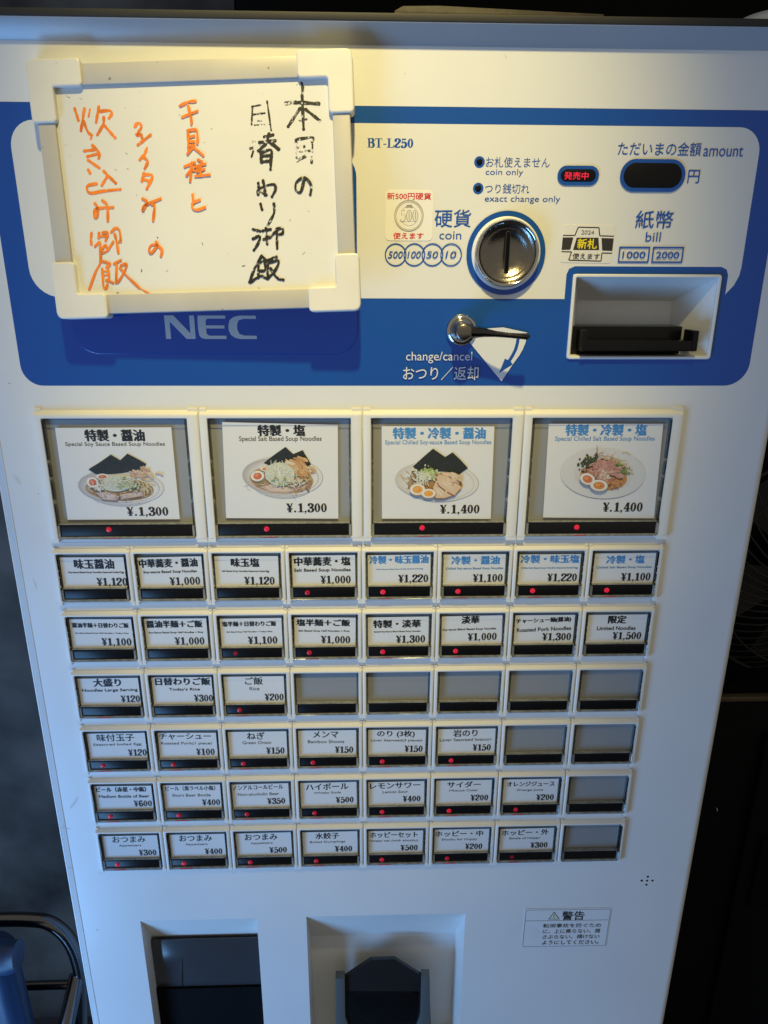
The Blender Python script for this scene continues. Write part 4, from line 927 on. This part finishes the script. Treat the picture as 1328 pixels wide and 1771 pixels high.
D_ = [([(630, 390), (750, 380)], 2.6), ([(750, 380), (1005, 395)], 2.5), [(815, 310), (820, 450), (830, 690)], [(790, 450), (655, 655)], [(850, 460), (1015, 590)], ([(740, 845), (748, 810)], 2.), ([(765, 805), (930, 780), (925, 830)], 1.9), ([(930, 860), (935, 910)], 1.2), ([(240, 425), (235, 630)], 1.3), ([(410, 365), (430, 500), (455, 700)], 1.2), ([(235, 425), (340, 405)], 1.), ([(245, 520), (385, 500)], 1.1),
  [(380, 775), (480, 750)], [(430, 740), (400, 850), (310, 940)], [(320, 840), (500, 820)], ([(440, 830), (540, 915)], 2.6), [(340, 950), (345, 1070)], [(350, 950), (455, 930), (455, 1060), (455, 1150)], [(350, 1000), (440, 990)], [(355, 1060), (440, 1050)], ([(250, 940), (235, 1000)], 1.3), ([(920, 1050), (922, 1068)], 1.8)]
strokes((400, 120), 6.64, D_, 2.05, blk, rs_)
D2 = [([(780, 590), (880, 570)], 1.4), ([(745, 900), (835, 885)], 2.), ([(750, 1050), (850, 1000)], 2.2), ([(745, 860), (750, 1040)], 1.4), ([(935, 910), (922, 1050)], 1.2), ([(265, 640), (430, 630)], .9), ([(215, 910), (330, 890)], 1.8), ([(230, 830), (265, 826)], 1.6), ([(805, 160), (820, 215), (812, 300)], 2.2), ([(760, 180), (775, 190)], 1.5), ([(300, 590), (350, 590)], .8), ([(760, 940), (900, 930)], 1.6)]
strokes((400, 120), 6.64, D2, 1.2, fnt, rs_)
E2 = [[(365, 80), (380, 160), (390, 250)], [(310, 110), (315, 170)], [(310, 240), (310, 190), (400, 140), (490, 130), (505, 190), (470, 265)], [(330, 200), (400, 250)], [(335, 350), (355, 415)], [(490, 345), (490, 440), (460, 520), (420, 590)], [(250, 645), (330, 665)], [(245, 750), (330, 720), (310, 800), (260, 880)], [(360, 660), (450, 640)], [(400, 630), (410, 810)], [(370, 760), (430, 730)], [(440, 740), (530, 650)], [(520, 650), (525, 860)], [(520, 640), (590, 630), (590, 690), (550, 700)],
  [(350, 950), (270, 1080), (210, 1250)], [(350, 950), (400, 1000)], [(310, 1030), (390, 1010)], [(310, 1050), (310, 1200)], [(390, 1020), (385, 1110), (310, 1120)], [(215, 1250), (330, 1180), (400, 1200)], [(420, 1000), (520, 960)], [(425, 1010), (420, 1210)], [(450, 1020), (540, 1000), (520, 1090), (430, 1200)], [(450, 1090), (520, 1190), (600, 1220)], [(840, 60), (820, 150), (790, 220), (740, 190), (745, 110), (800, 60), (860, 65), (920, 140), (905, 240)]]
strokes((400, 300), 6.64, E2, 1.9, blk, rs_)
o = org.build('handwriting', INKO, wb, smooth=False); o['label'] = 'orange handwriting on the left of the board'
o = blk.build('handwriting', INKK, wb, smooth=False); o['label'] = 'black handwriting on the right of the board'
tick = random.Random(4)
for _ in range(26):
    u, v = tick.uniform(110, 560), tick.uniform(150, 495); a = tick.uniform(0, 3.1); l = tick.uniform(.5, 2.6); x, y = onboard(u, v, 2.9)
    sk = PB(2.95); sk.strip(cr([(x, y), (x+l*.5*math.cos(a), y+l*.5*math.sin(a)+.15), (x+l*math.cos(a), y+l*math.sin(a))], 3), tick.uniform(.25, .6), (1, 1, 1)); sk.build('marker_speck', INKT, wb, smooth=False)
fnt.build('worn_handwriting', INKT, wb, smooth=False)

# ================================================================== things on top of the machine
TY = YT-13.5
t = thing('wooden_board', 'brown wooden board lying flat on top of the ticket machine', 'board', 300, TY, 60)
WOOD = mat('weathered_wood', (.030, .022, .014), .6, noise=.5, nscale=60, bump=.4, bscale=120)
DD = 22.
pts = [P(676, 36, DD), P(683, 17, DD), P(697, 9.5, DD), P(760, 9, DD), P(1045, 24, DD), P(1045, 42, DD), P(960, 38, DD), P(760, 28, DD), P(700, 26, DD), P(690, 33, DD), P(688, 40, DD)]
m = MB(); m.slab([(x, y) for x, y in pts], DD, DD+150, 0, .8); m.build('plank', WOOD, t, at(t), ang=30)
m = MB()
for xx in (P(690, 30, 40)[0], P(1030, 40, 40)[0]): m.box(xx-6, xx+6, TY-5.5, TY, 60, 160)
m.build('batten', WOOD, t, at(t))
t = thing('dish', 'pale bluish dish upside down on the machine top at its right end', 'dish', 500, TY, 60)
cd = 45.; cx = P(1348, 40, cd)[0]; H_ = TY-P(1348, 27, cd)[1]; m = MB()
m.loft([[(cx+r*math.cos(a), TY-h_*H_, cd+r*math.sin(a)) for a in [2*math.pi*i/36 for i in range(36)]] for r, h_ in ((39, 0), (38, .03), (36, .3), (31, .62), (25, .84), (17, .95), (15, .96), (14, 1.), (9, 1.))], 0, True, True)
m.build('bowl', mat('pale_porcelain', (.55, .6, .66), .3), t, at(t), ang=40)

# ================================================================== left: chair and blue bag
ST = mat('dark_steel_tube', (.16, .16, .17), .22, metal=1.)
c0 = PY(70, 1592, 420)         # top of the chair back, 0.78 m above the floor
t = thing('folding_chair', 'dark steel tube folding chair standing left of the machine', 'chair', c0[0], Z0, c0[2])
cd = c0[2]
def CP(u, v): return P3(u, v, cd)
ctr = [CP(-190, 1800), CP(-160, 1680), CP(-120, 1612), CP(-60, 1594), CP(0, 1590), CP(48, 1590), CP(80, 1594), CP(104, 1608), CP(122, 1630), CP(134, 1660), CP(140, 1700), CP(140, 1800)]
m = MB()
def cr3(pts, k=6):
    P_ = [Vector(p) for p in pts]; P_ = [P_[0]*2-P_[1]]+P_+[P_[-1]*2-P_[-2]]; out = []
    for i in range(1, len(P_)-2):
        for j in range(k):
            t = j/k; a, b, c, d = P_[i-1:i+3]; out.append(.5*((2*b)+(c-a)*t+(2*a-5*b+4*c-d)*t*t+(3*b-a-3*c+d)*t**3))
    out.append(P_[-2]); return out
dn = [Vector((ctr[-1][0]+8, Z0-8, cd+60)), ]
up_ = [Vector((ctr[0][0]-8, Z0-8, cd+60))]
m.tube(up_+cr3(ctr)+dn, 6.8, n=14); m.build('back_frame', ST, t, at(t))
m = MB(); m.tube([CP(-170, 1708), CP(0, 1706), CP(132, 1702)], 4.5); m.build('crossbar', ST, t, at(t))
e = P3(140, 1690, cd)
for xx in (e[0]-3, ctr[0][0]+6):
    m = MB(); m.tube([(xx, e[1]-4, cd), (xx-20, e[1]+130, cd-110), (xx-24, Z0-8, cd-330)], 8); m.build('leg', ST, t, at(t))
SEATY = Z0-440
m = MB(); m.slab([(0, 0)]*0 or rrect(ctr[0][0]+20, cd-330, e[0]-20, cd-20, 30, 5), 0, 12)
m.v = [(x, SEATY+d, y) for x, y, d in m.v]; m.build('seat', mat('black_vinyl', (.012, .012, .014), .5), t, at(t))
bd = cd-60
t = thing('blue_bag', 'folded blue plastic bag with a rolled top standing on the chair', 'bag', P(0, 1700, bd)[0], SEATY, bd)
BLUEB = mat('blue_plastic_sheet', s2l((28, 54, 90)), .45, noise=.15, nscale=14)
m = MB(); rows_ = []
base = [P(u, v, bd) for u, v in ((-40, 1650), (12, 1650), (30, 1652), (34, 1650))]
x1_ = P(34, 1700, bd)[0]-9; x0_ = x1_-150; ytop = P(20, 1655, bd)[1]
rb_ = random.Random(3)
for i in range(13):
    q = i/12; yy = ytop+(SEATY-ytop)*q; lp_ = []
    for j in range(40):
        a = 2*math.pi*j/40; rx = (x1_-x0_)/2*(1+.02*math.sin(3*a+q*4)+.05*q); rd = 14*(1+.08*math.sin(5*a+q*3)+.14*math.sin(9*a+1))
        lp_.append(((x0_+x1_)/2+rx*math.copysign(abs(math.cos(a))**.6, math.cos(a)), yy+2*math.sin(4*a), bd+15+rd*math.copysign(abs(math.sin(a))**.6, math.sin(a))))
    rows_.append(lp_)
m.loft(rows_, 0, True, True); bg = m.build('bag_body', BLUEB, t, at(t), ang=70)
m = MB(); L = []
for i in range(14):
    q = i/13; c = P3(-50+q*82, 1668-q*18+3*math.sin(q*9), bd-8); rr = 13-3*abs(q-.5)
    L.append([(c[0], c[1]+rr*1.25*math.cos(a), c[2]+rr*math.sin(a)) for a in [2*math.pi*k/16 for k in range(16)]])
m.loft(L, 0, True, True); m.build('rolled_top', BLUEB, t, at(t), ang=60)

# ================================================================== right: black cabinet and fan
kd = 130.
ce = P(1255, 1206, kd)
t = thing('black_cabinet', 'black cabinet with a thin brass coloured edge, right of the machine', 'cabinet', 760, Z0, 350)
BC = mat('black_laminate', (.0022, .0024, .0028), .6, spec=.12, noise=.2, nscale=20)
m = MB(); m.box(515, 1100, ce[1]+3, Z0, kd, 540); m.build('carcass', BC, t, at(t), bevel=2)
m = MB(); m.box(513, 1102, ce[1]-2.6, ce[1]+2.6, kd-4, kd+3); m.build('edge_trim', mat('aged_brass', (.11, .085, .05), .45, metal=.4, noise=.3, nscale=25), t, at(t), bevel=.8)
m = MB(); xx = P(1290, 1420, kd-2)[0]; m.box(xx, 1090, ce[1]+40, Z0-40, kd-9, kd-1); dro = m.build('door', BC, t, at(t), bevel=1.2)
m = MB(); q = P(1318, 1450, kd-12); m.box(q[0], q[0]+90, q[1], q[1]+90, kd-14, kd-9.5); m.build('control_plate', BC, dro, at(t)*0, bevel=.8)
t = thing('electric_fan', 'black electric fan with wire guard in the dark right of the machine', 'fan', 680, ce[1], 260)
fc = Vector((*P(1405, 985, 170), 170.)); WIRE = mat('dark_guard_wire', (.017, .017, .016), .45, spec=.3)
m = MB(); RFan = 118.
for rr, off in ((RFan, 0), (RFan-20, -18), (34, -34), (30, -35)): m.tube([(fc.x+rr*math.cos(a), fc.y+rr*math.sin(a), fc.z+off) for a in [2*math.pi*i/60 for i in range(61)]], 1.5 if rr == RFan else .9, n=6)
for i in range(54):
    a0 = 2*math.pi*i/54; pts = []
    for s_ in range(7):
        q = s_/6; rr = 32+(RFan-32)*q; a = a0+.55*q; pts.append((fc.x+rr*math.cos(a), fc.y+rr*math.sin(a), fc.z-35+35*q**2.4))
    m.tube(pts, .75, n=5)
m.build('wire_guard', WIRE, t, at(t))
m = MB(); m.loft([[(fc.x+r*math.cos(a), fc.y+r*math.sin(a), fc.z+d) for a in [2*math.pi*i/30 for i in range(30)]] for r, d in ((5, -36), (30, -35), (32, -30), (30, 60), (10, 66))], 0, True, True); m.build('motor_housing', BLACK, t, at(t))
for b_i in range(5):
    m = MB(); a = 2*math.pi*b_i/5; L = []
    for s_ in range(5):
        q = s_/4; rr = 28+(RFan-38)*q; L.append([(fc.x+rr*math.cos(a+w_), fc.y+rr*math.sin(a+w_), fc.z+8+o_) for w_, o_ in ((0, -10), (.3, -2), (.55+.15*q, 8), (.3, 0))])
    m.loft(L, 0, True, True); m.build('blade', BLACK, t, at(t))
m = MB(); m.tube([(fc.x, fc.y+20, fc.z+40), (fc.x, ce[1]-14, fc.z+40)], 11); m.build('stem', BLACK, t, at(t))
m = MB(); m.loft([[(fc.x+r*math.cos(a), ce[1]+y_, fc.z+40+r*math.sin(a)) for a in [2*math.pi*i/30 for i in range(30)]] for r, y_ in ((80, 3), (80, -5), (40, -14), (12, -18))], 0, True, True); m.build('base', BLACK, t, at(t))
